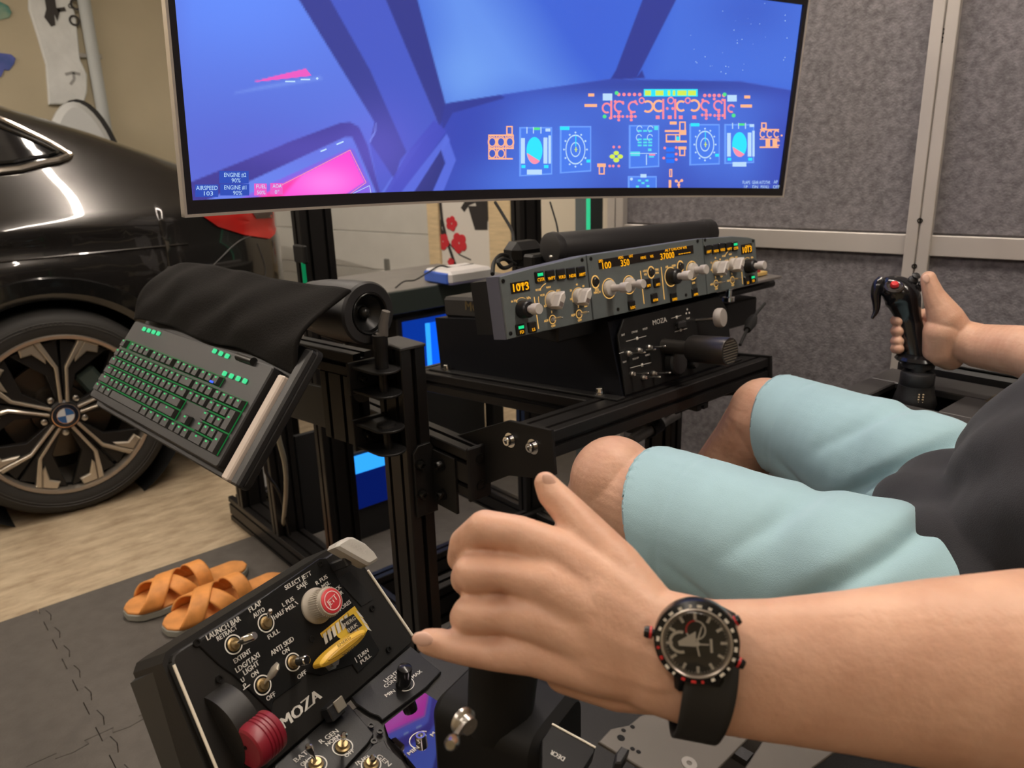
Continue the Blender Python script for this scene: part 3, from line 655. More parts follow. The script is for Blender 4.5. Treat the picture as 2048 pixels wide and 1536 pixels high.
# orange outlines
mb.mat(OR)
for k in range(3): rg(984 + 17.5 * k, 284, 8, 10, 2); rg(984 + 17.5 * k, 284, 9, 13, 1.2)
for k in range(2): rg(984 + 17.5 * k, 307, 8, 10, 2)
rect(976, 269, 1027, 272); rect(976, 295, 1027, 298); rect(976, 316, 1025, 319)
for k in (976, 992, 1010): rect(k, 270, k + 2, 318)
rect(1025, 270, 1027, 297); frame(1012, 252, 1025, 270, 2.5)
frame(1197, 328, 1209, 349, 2.5); rect(1194, 327, 1211, 334)
frame(1522, 245, 1533, 258, 2.5); rect(1520, 258, 1558, 261); rect(1519, 293, 1557, 296); rect(1519, 277, 1558, 279)
for k in range(3): rg(1525 + 14 * k, 268, 6, 8, 2, .6, 5.6)
for k in (1531, 1545): rect(k, 277, k + 9, 293)
rg(1556, 286, 5, 6, 2, .8, 5.4); mb.disc(1563, -271, 2, 0, 8)
for x, y, w in ((1182, 190, 12), (1181, 211, 25), (1494, 194, 12), (1492, 212, 23), (1346, 246, 14)): rect(x - w / 2, y - 3, x + w / 2, y + 3)
frame(1358, 243, 1371, 263, 2.5); rect(1329, 260, 1372, 264); frame(1331, 268, 1360, 285, 2.5); rect(1350, 268, 1352, 285); rect(1333, 281, 1373, 285); rect(1358, 262, 1372, 270)
frame(1358, 294, 1370, 312, 2.5); rect(1356, 293, 1372, 299)
frame(1338, 338, 1344, 354, 2); rect(1337, 360, 1342, 381); mb.text('Y', 1357, -368, 22, 0)
for x, y in ((1352, 362), (1363, 361), (1357, 370), (1358, 377)): mb.disc(x, -y, 3, 0, 10)
mb.mat(YEL)
for x, y, r in ((1231, 306, 5.5), (1223, 313, 5.5), (1239, 313, 5.5), (1231, 320, 6)): mb.disc(x, -y, r, .0003, 14, .8)
mb.mat(PK)
for x, y in ((1227, 294), (1238, 294), (1219, 332), (1226, 332), (1237, 332), (1329, 296), (1352, 295), (1327, 316), (1352, 308), (1352, 319)): mb.disc(x, -y, 2.8, 0, 10)
mb.mat(STR)
for y in (299, 311, 322): rect(1332, y - 4, 1348, y + 4)
mb.mat(TUR); rect(1350, 273, 1357, 281, .0005)
# autopilot strip of the simulated cockpit
mb.mat(PAL); rect(1205, 187, 1224, 201); rect(1454, 190, 1473, 203)
mb.mat(TUR); rect(1287, 178, 1395, 193, 0); mb.mat(YEL)
for x, w in ((1294, 12), (1317, 16), (1336, 5), (1346, 5), (1362, 18), (1382, 16)): rect(x - w / 2, 181, x + w / 2, 191, .0004)
mb.mat(PK)
for k in range(5): mb.disc(1237 + 10.5 * k, -189, 3.6, 0, 12); mb.disc(1409 + 9.5 * k, -191, 3.6, 0, 12)
for x, y, r in ((1213, 216, 10), (1238, 213, 11), (1266, 214, 11), (1410, 211, 10), (1436, 211, 10), (1462, 217, 8)): rg(x, y, r, r * 1.1, 3.5, .4, 5.2)
for x, y, r in ((1283, 201, 6), (1341, 201, 7), (1375, 201, 6)): rg(x, y, r, r * 1.1, 2.5)
for x in (1222, 1326, 1350, 1449): rect(x - 2, 198, x + 2, 238)
for x, y in ((1237, 233), (1262, 233), (1412, 230), (1437, 231)): mb.disc(x, -y, 4, 0, 10); [mb.disc(x + dx, -y - dy, 3, 0, 8) for dx, dy in ((-8, 0), (8, 0), (0, 7), (0, -7))]
for x in (1315, 1339, 1361, 1388): rect(x - 4, 231, x + 4, 238)
for x, y in ((1334, 217), (1345, 217), (1245, 205), (1270, 203), (1230, 203), (1220, 236), (1405, 200), (1428, 198), (1445, 200)): mb.disc(x, -y, 3, 0, 8)
mb.mat(OR)
for x, y, r in ((1295, 213, 12), (1317, 212, 12), (1362, 212, 11), (1388, 211, 12)): rg(x, y, r, r * 1.05, 4, -PI * .72, PI * .72) if x < 1300 or x > 1370 else rg(x, y, r, r * 1.05, 4, PI * .28, PI * 1.72)
mb.mat(GR_)
for x, y in ((1232, 186), (1448, 189), (1208, 233), (1466, 231)): mb.disc(x, -y, 4, .0002, 10)
o = mb.build('screen_marks', SM, so, None); o['label'] = 'glowing instrument symbols and lettering on the screen'; o['kind'] = 'stuff'
# ================================================================ monitor stand behind the rig
st = thing('monitor_stand', 'black slotted aluminium frame with two tall posts standing behind the monitor', 'stand', (1.1, 1.62, 0))
PY1, PY2 = 1.60, 1.64
px1 = float(pY(638, 500, 1.6)[0]); px2 = float(pY(1062, 440, 1.6)[0])
for x in (px1, px2): extrusion(MB(), (x, 1.62, .08), (x, 1.62, 1.35), .08, .04, (0, 1, 0)).build('post', ALU, st)
extrusion(MB(), (px1 - .1, 1.58, 1.19), (px2 + .1, 1.58, 1.19), .04, .08).build('crossbeam', ALU, st)
extrusion(MB(), (px2, 1.25, .04), (px2, 2.0, .04), .04, .08).build('foot', ALU, st)
mc = mon((MW / 2, MH * .45, -.05))
mb = MB(); mb.tube([(mc[0], mc[1] + .0, mc[2]), (mc[0] + .05, 1.3, 1.2), (mc[0], 1.56, 1.19)], .022, 12); mb.build('monitor_arm', BLK, st)
MB().box((mc[0], mc[1] + .012, mc[2]), (.14, .02, .14), None, .004).build('mount_plate', BLK, st)
mb = MB(); p = pY(575, 440, 1.58)
for x, z in ((px1, 1.05), (px1, .93)): MB().box((x - .045, 1.6, z), (.012, .05, .04), None, .003).build('clamp', BLK, st)
MB().box((px2 + .03, 1.575, 1.085), (.20, .03, .012), None, .003).build('bracket', BLK, st)
# ================================================================ rear base frame, far left of the rig
fr = st
extrusion(MB(), (.82, 1.30, .042), (.82, 2.362, .042), .08, .084, nx=2, ny=2).build('base_rail', ALU, fr)
pp = pZ(530, 1015, .084); 
extrusion(MB(), (.82, 2.26, .084), (.82, 2.26, .62), .08, .04, (0, 1, 0)).build('post', ALU, fr)
extrusion(MB(), (.82, 2.00, .084), (.82, 2.00, .70), .08, .04, (0, 1, 0)).build('post', ALU, fr)
MB().span(.865, 1.13, 1.985, 2.0, .05, .37, .002).build('panel', mat('matt_black_board', (.006, .006, .007), .8), fr)
extrusion(MB(), (.86, 2.33, .042), (1.5, 2.33, .042), .04, .084).build('cross_rail', ALU, fr)
extrusion(MB(), (.86, 1.6, .042), (1.5, 1.6, .042), .04, .084).build('cross_rail', ALU, fr)
# ================================================================ desk with cabinet top behind everything
DZ = .725
c0 = pZ(638, 606, DZ)
dx0, dy0 = float(c0[0]), float(c0[1])
t = thing('work_desk', 'dark desk with thick slab top standing behind the rig in front of the garage door', 'desk', (dx0 + .6, dy0 + .3, 0))
DSK = mat('desk_dark_green_grey', (.030, .040, .037), .5, bump=(200, .1)); DTOP = mat('desk_top_grey', (.16, .15, .14), .5, noise=(20, .1))
MB().span(dx0, 1.75, dy0, dy0 + .42, DZ - .075, DZ - .003, .002).build('slab', DSK, t); MB().span(dx0 + .003, 1.747, dy0 + .003, dy0 + .417, DZ - .006, DZ, .002).build('desktop', DTOP, t)
for x in (dx0 + .03, 1.70):
    for y in (dy0 + .04, dy0 + .38): MB().span(x - .025, x + .025, y - .025, y + .025, 0, DZ - .075, .003).build('leg', BLK, t)
# white adapter box on the desk, with its cable
q0 = pZ(868, 580, DZ); q1 = pZ(950, 574, DZ); w = float(q1[0] - q0[0]); bx, by = float(q0[0]) + .075, float(q0[1]) + .02
t = thing('white_box', 'flat white plastic box with blue end lying on the dark desk', 'box', (bx + w / 2, by + .07, DZ))
MB().box((bx + w / 2 + .03, by + .07, DZ + .023), (w + .06, .15, .044), None, .010).build('body', mat('white_plastic', (.62, .60, .60), .4), t)
MB().box((bx + .0, by + .07, DZ + .022), (.012, .13, .036), None, .004).build('end_cap', mat('blue_plastic', (.05, .12, .5), .4), t)
c = [pY(*q, by + .09) for q in ((912, 545), (905, 535), (880, 532), (856, 545), (830, 560), (808, 563), (790, 566))]; c[0] = (bx + .17, by + .09, DZ + .045); c[-1] = (c[-1][0], c[-1][1], DZ + .004)
tag(MB().tube(sm(c), .0028, 6).build('cable', RUB, loc=(bx, by + .09, DZ)), 'thin dark cable arching over the white box on the desk', 'cable')
# computers glowing blue below the desk
BLUE = glow('blue_led', '#0a64ff', 1.0); BLUED = glow('blue_glass', '#0a3cb0', .75); BLUEB = glow('bright_blue_led', '#2f9dff', 1.3)
pa = pY(806, 655, 2.08); pb = pY(905, 728, 2.08); xa, xb, za, zb = float(pa[0]), float(pb[0]) + .12, float(pb[2]) - .02, float(pa[2]) + .02
t = thing('desktop_computer', 'black computer tower glowing blue through its glass under the dark desk', 'computer', ((xa + xb) / 2, 2.28, 0))
MB().span(xa - .02, xb + .02, 2.085, 2.45, .1, zb + .01, .004).build('case', PLA, t)
MB().span(xa, xb, 2.078, 2.086, za - .02, zb - .003, .001).build('glass', BLUED, t)
xs_ = float(pY(856, 690, 2.08)[0]); MB().span(xs_, xb - .02, 2.072, 2.079, za + .03, zb - .02, .001).build('lit_board', BLUE, t)
MB().span(xs_ - .008, xs_ + .006, 2.069, 2.079, za + .03, zb - .02, .001).build('led_strip', BLUEB, t)
for x in (xa + .03, xb - .03): MB().span(x - .02, x + .02, 2.12, 2.42, 0, .1, .003).build('foot', PLA, t)
# second glowing unit lower, seen under the keyboard arm
pa = pY(684, 918, 1.93); pb = pY(772, 1000, 1.93)
xa, xb, zt = float(pa[0]), float(pb[0]), float(pa[2])
t = thing('led_unit', 'low black unit with bright blue light bar on the floor under the desk', 'light', ((xa + xb) / 2, 1.95, 0))
MB().span(xa - .01, xb + .12, 1.925, 1.975, 0, zt + .01, .003).build('case', PLA, t)
MB().span(xa, xb + .1, 1.914, 1.926, zt - .055, zt, .003).build('light_bar', BLUEB, t)
MB().span(xa, xb + .1, 1.916, 1.926, zt - .17, zt - .056, .002).build('lens', glow('dim_blue', '#061a66', .8), t)
# green-lit column standing beyond the partition's end
gx = pD(1178, 440, 2.55)
t = thing('led_column', 'slim grey column with green light line beyond the end of the felt partition', 'light', (gx[0], gx[1], 0))
MB().box((gx[0], gx[1], .9), (.07, .07, 1.8), None, .006).build('column', mat('column_grey', (.09, .11, .11), .4), t)
v = nrm(ORI[:2] - gx[:2]); MB().box((gx[0] + v[0] * .038, gx[1] + v[1] * .038, .95), (.016, .016, 1.5), None, .003).build('light_line', glow('green_line', '#35c98c', 1.0), t)
# green light beside the left monitor post (reflected on post and wheel)
gp = (px1 - .047, 1.60, .83)
t = thing('green_light', 'thin green light strip on the left monitor post', 'light', (gp[0], gp[1], .75)); MB().box((gp[0], gp[1] - .012, gp[2] + .02), (.008, .008, .13), None, .002).build('strip', glow('green_strip', '#0f9a5e', .5), t); MB().box((gp[0] + .003, gp[1] - .004, gp[2] + .02), (.008, .010, .14), None, .002).build('channel', ALU, t)
# framed blossom canvas standing against the far wall
def far(px, py, h=.0): u, v = GF.uv(px, py, h); return u, v
u0, v0 = far(884, 535, .06); u1, v1 = far(982, 535, .06); vt = 1.55
t = thing('blossom_canvas', 'tall white canvas with red blossoms on dark twigs in a pale wooden frame', 'picture', tuple(GF.p((u0 + u1) / 2, 0, .06)))
LOC = t
MB(GF).span(u0, u1, v0, vt, .03, .055).build('canvas', mat('canvas_white', (.60, .57, .52), .8), t)
WOOD = mat('pale_pine', (.58, .45, .27), .6, noise=(12, .12), stretch=(1, 1, 6))
for a, b, c, d in ((u0 - .075, u0, v0 - .08, vt + .06), (u1, u1 + .13, v0 - .08, vt + .06), (u0 - .075, u1 + .13, v0 - .09, v0), (u0 - .075, u1 + .13, vt, vt + .06)): MB(GF).span(a, b, c, d, .02, .07, .004).build('frame_bar', WOOD, t)
MB(GF).span(u0 - .06, u0 - .02, 0, v0 - .08, .025, .065, .002).build('leg', WOOD, t); MB(GF).span(u1 + .05, u1 + .1, 0, v0 - .08, .025, .065, .002).build('leg', WOOD, t)
mb = MB(GF); TW = []
for pts, wdt in ((((880, 400), (884, 440), (892, 475), (900, 500), (912, 535)), .018), (((884, 440), (880, 455), (886, 470)), .02), (((892, 478), (905, 495), (920, 510), (942, 520)), .007), (((960, 395), (935, 405), (925, 420)), .03), (((975, 400), (968, 440), (958, 400)), .05)): mb.pline([far(*q, .056) for q in pts], wdt, .056)
mb.prism([far(*q, .056) for q in ((936, 412), (975, 412), (975, 460), (950, 460), (944, 440))], .0555, .0565)
o = mb.build('twig', mat('twig_black', (.02, .017, .016), .7), t); o['kind'] = 'stuff'
RED = mat('blossom_red', (.50, .02, .03), .7)
for i, (x, y, r) in enumerate(((903, 447, .040), (886, 483, .045), (918, 486, .055), (902, 525, .025), (936, 537, .012))):
    mb = MB(GF); a, b = far(x, y, .057)
    for k in range(5): an = k * 2 * PI / 5 + i; mb.prism(circ(a + r * .5 * math.cos(an), b + r * .5 * math.sin(an), r * .42, 12), .0555, .0575 + .0004 * k)
    mb.build('blossom', RED, t)
# latch on the far wall beside the canvas
u, v = far(1004, 449, 0)
tag(MB(GF).span(u - .03, u + .03, v - .035, v + .035, -.03, -.012, .004).build('wall_switch', mat('switch_grey', (.25, .24, .2), .5), loc=tuple(GF.p(u, v, -.03))), 'small grey switch on the pale wall beside the canvas', 'switch')
# ================================================================ speaker, sound bar, cables near them
sf = pD(739, 627, 1.17); sb = sf + V(-.02, .165, -.005); ax = nrm(sf - sb)
t = thing('cylinder_speaker', 'round black speaker tube pointing at the driver on the keyboard arm', 'speaker', (sf[0], sf[1] + .08, sf[2] - .049))
L = float(np.linalg.norm(sf - sb)); R0 = .0485
SPK = mat('speaker_black', (.030, .029, .031), .5, bump=(900, .1))
MB().lathe(sb, ax, [(.001, -.012), (.022, -.010), (.034, 0), (.041, .02), (.046, .06), (R0, .12), (R0, L - .004), (R0 - .003, L), (.033, L + .001), (.031, L - .004)], 48, False).build('body', SPK, t)
MB().lathe(sf, ax, [(.032, .002), (.031, .0035), (.029, .002), (.027, -.006), (.012, -.018), (.010, -.016)], 40, False).build('cone', mat('cone_black', (.008, .008, .008), .35), t)
MB().sph(sf - ax * .013, (.0095,) * 3, None, 16, 10).build('dust_cap', mat('cap_black', (.02, .019, .018), .25), t)
MB().box((sf[0] - .005, sf[1] + .09, sf[2] - .0505), (.03, .09, .006), None, .002).build('foot', BLK, t)
a = pD(1098, 497, 1.36); b = pD(1412, 466, 1.62); t = thing('sound_bar', 'long black tube-shaped sound bar lying behind the autopilot panel', 'speaker', (a + b) / 2 - V(0, 0, .03))
d = nrm(b - a)
MB().lathe(a, d, [(.020, 0), (.0275, .002), (.029, .012), (.026, .02), (.027, .022), (.027, float(np.linalg.norm(b - a)) - .022), (.026, float(np.linalg.norm(b - a)) - .02), (.029, float(np.linalg.norm(b - a)) - .012), (.029, float(np.linalg.norm(b - a)) + .006), (.024, float(np.linalg.norm(b - a)) + .012)], 32).build('tube', SPK, t)
e = b + d * .014; MB().box(e + V(.004, .014, -.002), (.022, .05, .05), None, .006).build('end_bracket', BLK, t)
q = pD(1060, 503, 1.42); MB().box(q + V(0, .02, -.004), (.075, .05, .045), None, .014).build('mount', BLK, t)
MB().sph(pD(1102, 514, 1.33), .004, None, 10, 6).build('indicator', STE, t)
MB().span(a[0] - .02, b[0] + .02, a[1] + .02, a[1] + .05, .83, .955, .004).build('support', BLK, t)

# cables around the left end of the sound bar
c = [pD(*q) for q in ((990, 404, 1.50), (1006, 430, 1.49), (1024, 462, 1.47), (1028, 490, 1.45), (1026, 515, 1.43))]
tag(MB().tube(sm(c), .003, 8).build('cable', RUB, loc=tuple(c[-1])), 'black cable dropping from the monitor to the left end of the sound bar', 'cable')
c = [pD(*q) for q in ((1100, 404, 1.70), (1108, 430, 1.69), (1114, 452, 1.68), (1118, 480, 1.66))]
tag(MB().tube(sm(c), .002, 8).build('cable', RUB, loc=tuple(c[-1])), 'thin cable dropping behind the sound bar tube', 'cable')
c = [pD(*q) for q in ((985, 548, 1.24), (988, 525, 1.28), (1002, 510, 1.32), (1018, 514, 1.34), (1022, 530, 1.32), (1006, 536, 1.28), (996, 524, 1.27), (1008, 518, 1.30), (1030, 528, 1.34))]
tag(MB().tube(sm(c), .0035, 8).build('cable', RUB, loc=tuple(c[0])), 'coiled black cable behind the left corner of the autopilot panel', 'cable')
# ================================================================ cockpit rig (bolted frame)
rig = thing('cockpit_rig', 'black slotted aluminium cockpit frame with bolted deck over the knees', 'frame', (.97, .95, 0))
DA = math.radians(5.5)
DK = Frame((.70, .738, .755), (1, 0, 0), (0, math.cos(DA), -math.sin(DA)))     # u right, v forward along the deck, n up
extrusion(MB(DK), (0, .04, -.02), (.549, .04, -.02), .08, .04).build('deck_beam', ALU, rig)
extrusion(MB(DK), (.19, .08, -.02), (.19, .56, -.02), .08, .04).build('deck_beam', ALU, rig)
extrusion(MB(DK), (.45, .08, -.02), (.45, .56, -.02), .08, .04).build('deck_beam', ALU, rig)
extrusion(MB(DK), (0, .58, -.02), (.549, .58, -.02), .04, .04).build('deck_beam', ALU, rig)
DS = Frame((.70 - .0005, .738, .755), (0, math.cos(DA), -math.sin(DA)), (0, math.sin(DA), math.cos(DA)))   # deck side plate: u forward, v up, n right
PLATE = [(-.005, .004), (.088, .004), (.235, -.045), (.26, -.07), (.26, -.125), (.22, -.14), (.10, -.085), (.03, -.075), (-.005, -.062)]
pl = MB(DS).prism(PLATE, -.007, -.001, .001, True).build('deck_plate', BLK, rig)
for q in ((1021, 880), (1067, 893)):
    u, v = DS.uv(*q, -.007); bolt(MB(DS), (u, v, -.007), (0, 0, -1), .0075, .008).build('bolt', CHR, pl)
MB(DS).prism(PLATE, .551, .557, .001, True).build('deck_plate', BLK, rig)
# left post and arm
extrusion(MB(), (.637, 1.023, 0), (.637, 1.023, .843), .046, .074, (0, 1, 0), 1, 2).build('post', ALU, rig)
MB().span(.613, .661, .984, 1.062, .843, .848, .001).build('post_cap', PLG, rig)
arm = extrusion(MB(), (.682, .892, .652), (.682, 1.32, .652), .04, .08).build('arm', ALU, rig)
cap = MB().span(.660, .704, .885, .892, .607, .697, .002).build('arm_cap', BLK, rig)
for z in (.675, .63): MB().lathe((.683, .885, z), (0, -1, 0), [(.009, 0), (.009, .0015), (.0055, .0015), (.005, -.003), (.0001, -.003)], 20, False).build('cap_bolt', SCR, cap)
mb = MB(); F_ = Frame((0, .986, 0), (1, 0, 0), (0, 0, 1))
br = MB(F_).prism([(.622, .56), (.622, .672), (.632, .684), (.655, .684), (.664, .672), (.664, .56)], 0, .006, .001, True).build('angle_bracket', BLK, rig)
MB().span(.658, .664, .92, .986, .575, .672, .001).build('bracket_flange', BLK, br)
for x, z in ((.632, .652), (.632, .60)): bolt(MB(), (x, .980, z), (0, -1, 0), .0065, .010).build('bracket_bolt', SCR, br)
for y, z in ((.955, .652), (.955, .60)): bolt(MB(), (.658, y, z), (-1, 0, 0), .0065, .010).build('bracket_bolt', SCR, br)
# right post and arm, floor rails
extrusion(MB(), (1.313, 1.023, 0), (1.313, 1.023, .72), .04, .074, (0, 1, 0), 1, 2).build('post', ALU, rig)
extrusion(MB(), (1.272, .892, .652), (1.272, 1.32, .652), .04, .08).build('arm', ALU, rig)
for x in (.637, 1.313): extrusion(MB(), (x, -.55, .04), (x, 1.24, .04), .04, .08).build('floor_rail', ALU, rig)
for y in (-.5, 1.20): extrusion(MB(), (.657, y, .04), (1.293, y, .04), .04, .08).build('floor_rail', ALU, rig)
extrusion(MB(), (.657, 1.10, .30), (1.293, 1.10, .30), .04, .08).build('pedal_beam', ALU, rig)
# pedals in the dark under the deck
for i, x in enumerate((.80, 1.12)):
    t = thing('rudder_pedal', ['black rudder pedal under the deck on the left foot side', 'black rudder pedal under the deck on the right foot side'][i], 'pedal', (x, 1.0, .08), 'rudder pedals')
    MB().box((x, .985, .33), (.10, .015, .17), Matrix.Rotation(-.45, 3, 'X'), .004).build('plate', BLK, t); MB().tube([(x, 1.02, .08), (x, 1.03, .2), (x, 1.0, .3)], .014, 10).build('lever', ALU, t)
    for k in range(4): MB().box((x, .965 - .016 * k + .025, .27 + .035 * k), (.085, .004, .010), Matrix.Rotation(-.45, 3, 'X')).build('grip_rib', mat('blue_lit_rib', (.05, .07, .16), .35), t)
t = thing('shift_linkage', 'short steel rod clamp with grey fabric hose seen below the deck beam', 'linkage', (1.02, .98, .62))
p = pY(1300, 858, .98); MB().cyl(p + V(-.06, 0, -.01), p + V(.09, 0, .012), .012, n=14).build('rod', mat('grey_rod', (.30, .30, .30), .35, metal=.6), t)
MB().cyl(p + V(.0, 0, -.002), p + V(.03, 0, .004), .017, n=14).build('collar', SCR, t); MB().box(p + V(-.09, .01, -.03), (.08, .03, .03), None, .008).build('sleeve', mat('pale_sleeve', (.35, .37, .45), .8), t)
MB().span(p[0] - .012, p[0] + .012, .975, 1.09, p[2] - .02, p[2] + .02, .003).build('hanger', BLK, t)
# ================================================================ keyboard arm on its hinge
ya = math.radians(9.6); bd = V(-math.sin(ya), math.cos(ya), 0)
b0 = pD(703, 733, 1.262); b0 = V(b0[0] + .022 * math.cos(ya), b0[1] + .0, b0[2])
ka = thing('keyboard_stand', 'black swing-out stand of slotted beams hinged to the left post with a clamp lever', 'stand', (b0[0], b0[1], b0[2] - .02))
bt = b0[2] + .02
extrusion(MB(), b0, b0 + bd * .46, .04, .04).build('beam', ALU, ka)
vp = b0 + bd * .055; vz = float(pD(690, 905, 1.28)[2])
extrusion(MB(), V(vp[0], vp[1], vz), V(vp[0], vp[1], bt - .041), .04, .08, bd, 1, 2).build('upright', ALU, ka)
q = b0 + bd * .16; MB(Frame(q, bd, (0, 0, 1))).span(-.06, .11, vz - q[2] + .005, -.06, -.004, .004, .001).build('gusset_plate', mat('grey_plate', (.035, .034, .032), .5), ka)
def hinge(z, lever):
    h = pD(765, 745, 1.185); x, y = h[0], h[1]
    pr = Frame((x, y, 0), (1, 0, 0), (0, 1, 0))
    for s in (-.021, .017):
        MB(Matrix.Translation((x, y, z + s))).prism([(.026 * math.cos(a), -.004 + .026 * math.sin(a)) for a in np.linspace(PI, 2 * PI, 14)] + [(.05, .02), (.035, .045), (-.03, .045)], 0, .004, .001, True).build('hinge_plate', BLK, ka)
    MB().cyl((x, y, z - .024), (x, y, z + .024), .007, n=14).build('hinge_pin', SCR, ka)
    for s, ax in ((.016, 0), (-.014, 0)):
        bolt(MB(), (x + s, y + .038, z), (0, -1, 0), .0055, .009).build('hinge_bolt', SCR, ka)
    MB().span(x - .034, x + .06, y + .044, y + .052, z - .026, z + .026, .001).build('hinge_backplate', BLK, ka)
    if lever:
        MB().lathe((x, y, z + .021), (0, 0, 1), [(.0105, 0), (.0105, .030), (.012, .034), (.012, .052)], 16).build('lever_hub', BLK, ka)
        e = pD(772, 622, 1.155); s0 = V(x, y, z + .067)
        mb = MB(); mb.tube([s0 + V(-.004, .004, 0), s0 + V(.004, -.004, .008), s0 * .45 + e * .55, e], [.009, .0085, .0075, .0065], 10); mb.build('lever', mat('grey_lever', (.13, .12, .11), .45), ka)
        MB().lathe(s0 + V(-.002, .002, .006), (.0, -.1, 1), [(.007, 0), (.007, .003), (.003, .003)], 12).build('lever_screw', SCR, ka)
    else: MB().lathe((x, y, z + .021), (0, 0, 1), [(.016, 0), (.015, .004), (.008, .007)], 20).build('hinge_cap', BLK, ka)
hz = b0[2] - .004
hinge(hz, True); hinge(float(pD(768, 868, 1.235)[2]), False)
h = pD(724, 787, 1.24); MB().cyl(h, h + V(-.004, -.006, 0), .013, n=20).build('knob', BLK, ka)
# tray, keyboard and cloth
KB = Frame((.263, 1.426, .755), (.0863, -.9962, -.0058), (.64, .024, .768)); KW, KH = .475, .150
tr = thing('keyboard_tray', 'black sloping tray with pale end strip hung on the swing arm', 'tray', tuple(KB.p(.24, .07, -.03)))
MB(KB).prism(rrect(-.01, KW + .045, -.010, KH + .045, .01), -.034, -.022, .002, True).build('board', BLK, tr)
MB(KB).span(KW + .008, KW + .024, -.008, KH - .006, -.022, -.008, .002).build('end_strip', mat('pale_strip', (.52, .44, .38), .5), tr)
MB(KB).span(KW + .026, KW + .045, -.009, KH + .04, -.024, -.012, .003).build('end_lip', PLA, tr)
MB().box(KB.p(.25, KH + .03, -.05), (.05, .06, .05), None, .006).build('clamp', BLK, tr)
kb = thing('keyboard', 'full-size black keyboard with green backlit keys on the sloping tray', 'keyboard', tuple(KB.p(.24, .07, -.022)))
MB(KB).prism(rrect(0, KW, 0, KH, .006), -.022, -.002, .002, True).build('case', mat('keyboard_case', (.012, .0115, .012), .45, spec=.35), kb)
for a, b, c, d in ((.012, .312, .014, .094), (.012, .312, .097, .113), (.318, .376, .097, .113), (.318, .376, .062, .094), (.318, .376, .014, .030), (.384, .462, .014, .094)): MB(KB).span(a, b, c, d, -.003, -.0012).build('backlight', glow('green_backlight', '#22a850', .34), kb)
KEYM = mat('key_black', (.012, .012, .012), .5)
U = .01905; _km = {}
def keymesh(w, h=1):
    if (w, h) not in _km:
        a, b = w * U - .0022, h * U * .86 - .0020
        m_ = MB(); m_.add([(s * a / 2, t * b / 2, 0) for s, t in ((-1, -1), (1, -1), (1, 1), (-1, 1))] + [(s * (a / 2 - .0018), t * (b / 2 - .0016), .0065) for s, t in ((-1, -1), (1, -1), (1, 1), (-1, 1))], [(0, 1, 5, 4), (1, 2, 6, 5), (2, 3, 7, 6), (3, 0, 4, 7), (4, 5, 6, 7)])
        _km[(w, h)] = m_.mesh('key', KEYM)
    return _km[(w, h)]
KU = (KW - .026) / 22.5; x0 = .013; leg = MB(KB)
rows = [[1] + [-1] + [1] * 4 + [-.5] + [1] * 4 + [-.5] + [1] * 4, [1] * 13 + [2], [1.5] + [1] * 12 + [1.5], [1.75] + [1] * 11 + [2.25], [2.25] + [1] * 10 + [2.75], [1.25] * 3 + [6.25] + [1.25] * 4]
nav = [[1, 1, 1], [1, 1, 1], [1, 1, 1], [], [-1, 1, -1], [1, 1, 1]]
pad = [[], [1] * 4, [1] * 3, [1] * 3, [1] * 3, [2, 1]]
def putkey(x, r, w, h=1):
    y = .1045 - r * U * .86 - (0.002 if r else 0) - (h - 1) * U * .86 / 2
    M = KB.M @ Matrix.Translation((x0 + (x + w / 2) * KU, y, -.001)) @ Matrix.Diagonal((KU / U, 1, 1, 1)); inst('key', keymesh(w, h), M, kb)
    if w < 3: leg.box((x0 + (x + w / 2) * KU - .001, y + .0035, .0056), (.0045, .0022, .0006))
for r in range(6):
    x = 0
    for w in rows[r]:
        if w > 0: putkey(x, r, w)
        x += abs(w)
    x = 15.25
    for w in nav[r]:
        if w > 0: putkey(x, r, w)
        x += abs(w)
    x = 18.5
    for w in pad[r]: putkey(x, r, w); x += w
putkey(21.5, 2, 1, 2); putkey(21.5, 4, 1, 2)
o = leg.build('key_legend', glow('legend_green', '#4ce888', .8), kb, None); o['kind'] = 'stuff'
mb = MB(KB)
for i, q in enumerate([(288 + 9.5 * k, 658 + 3 * k) for k in range(4)] + [(429 + 12.5 * k, 702 + 5 * k) for k in range(3)] + [(449 + 13.5 * k, 747 + 5 * k) for k in range(4)]):
    u, v = KB.uv(*q); MB(KB).box((u, v, 0), (.007, .007, .004), None, .001).build('media_key', [glow('media_green', '#4ff0a0', .9)], kb)
u, v = KB.uv(430, 767); MB(KB).box((u, v, .0062), (.010, .003, .0008)).build('blue_light', glow('key_blue', '#3f66ff', 1.2), kb)
u, v = KB.uv(492, 718); MB(KB).cyl((u - .022, v, 0), (u + .022, v, 0), .006, n=16).build('volume_roller', mat('roller', (.012, .012, .012), .35), kb)
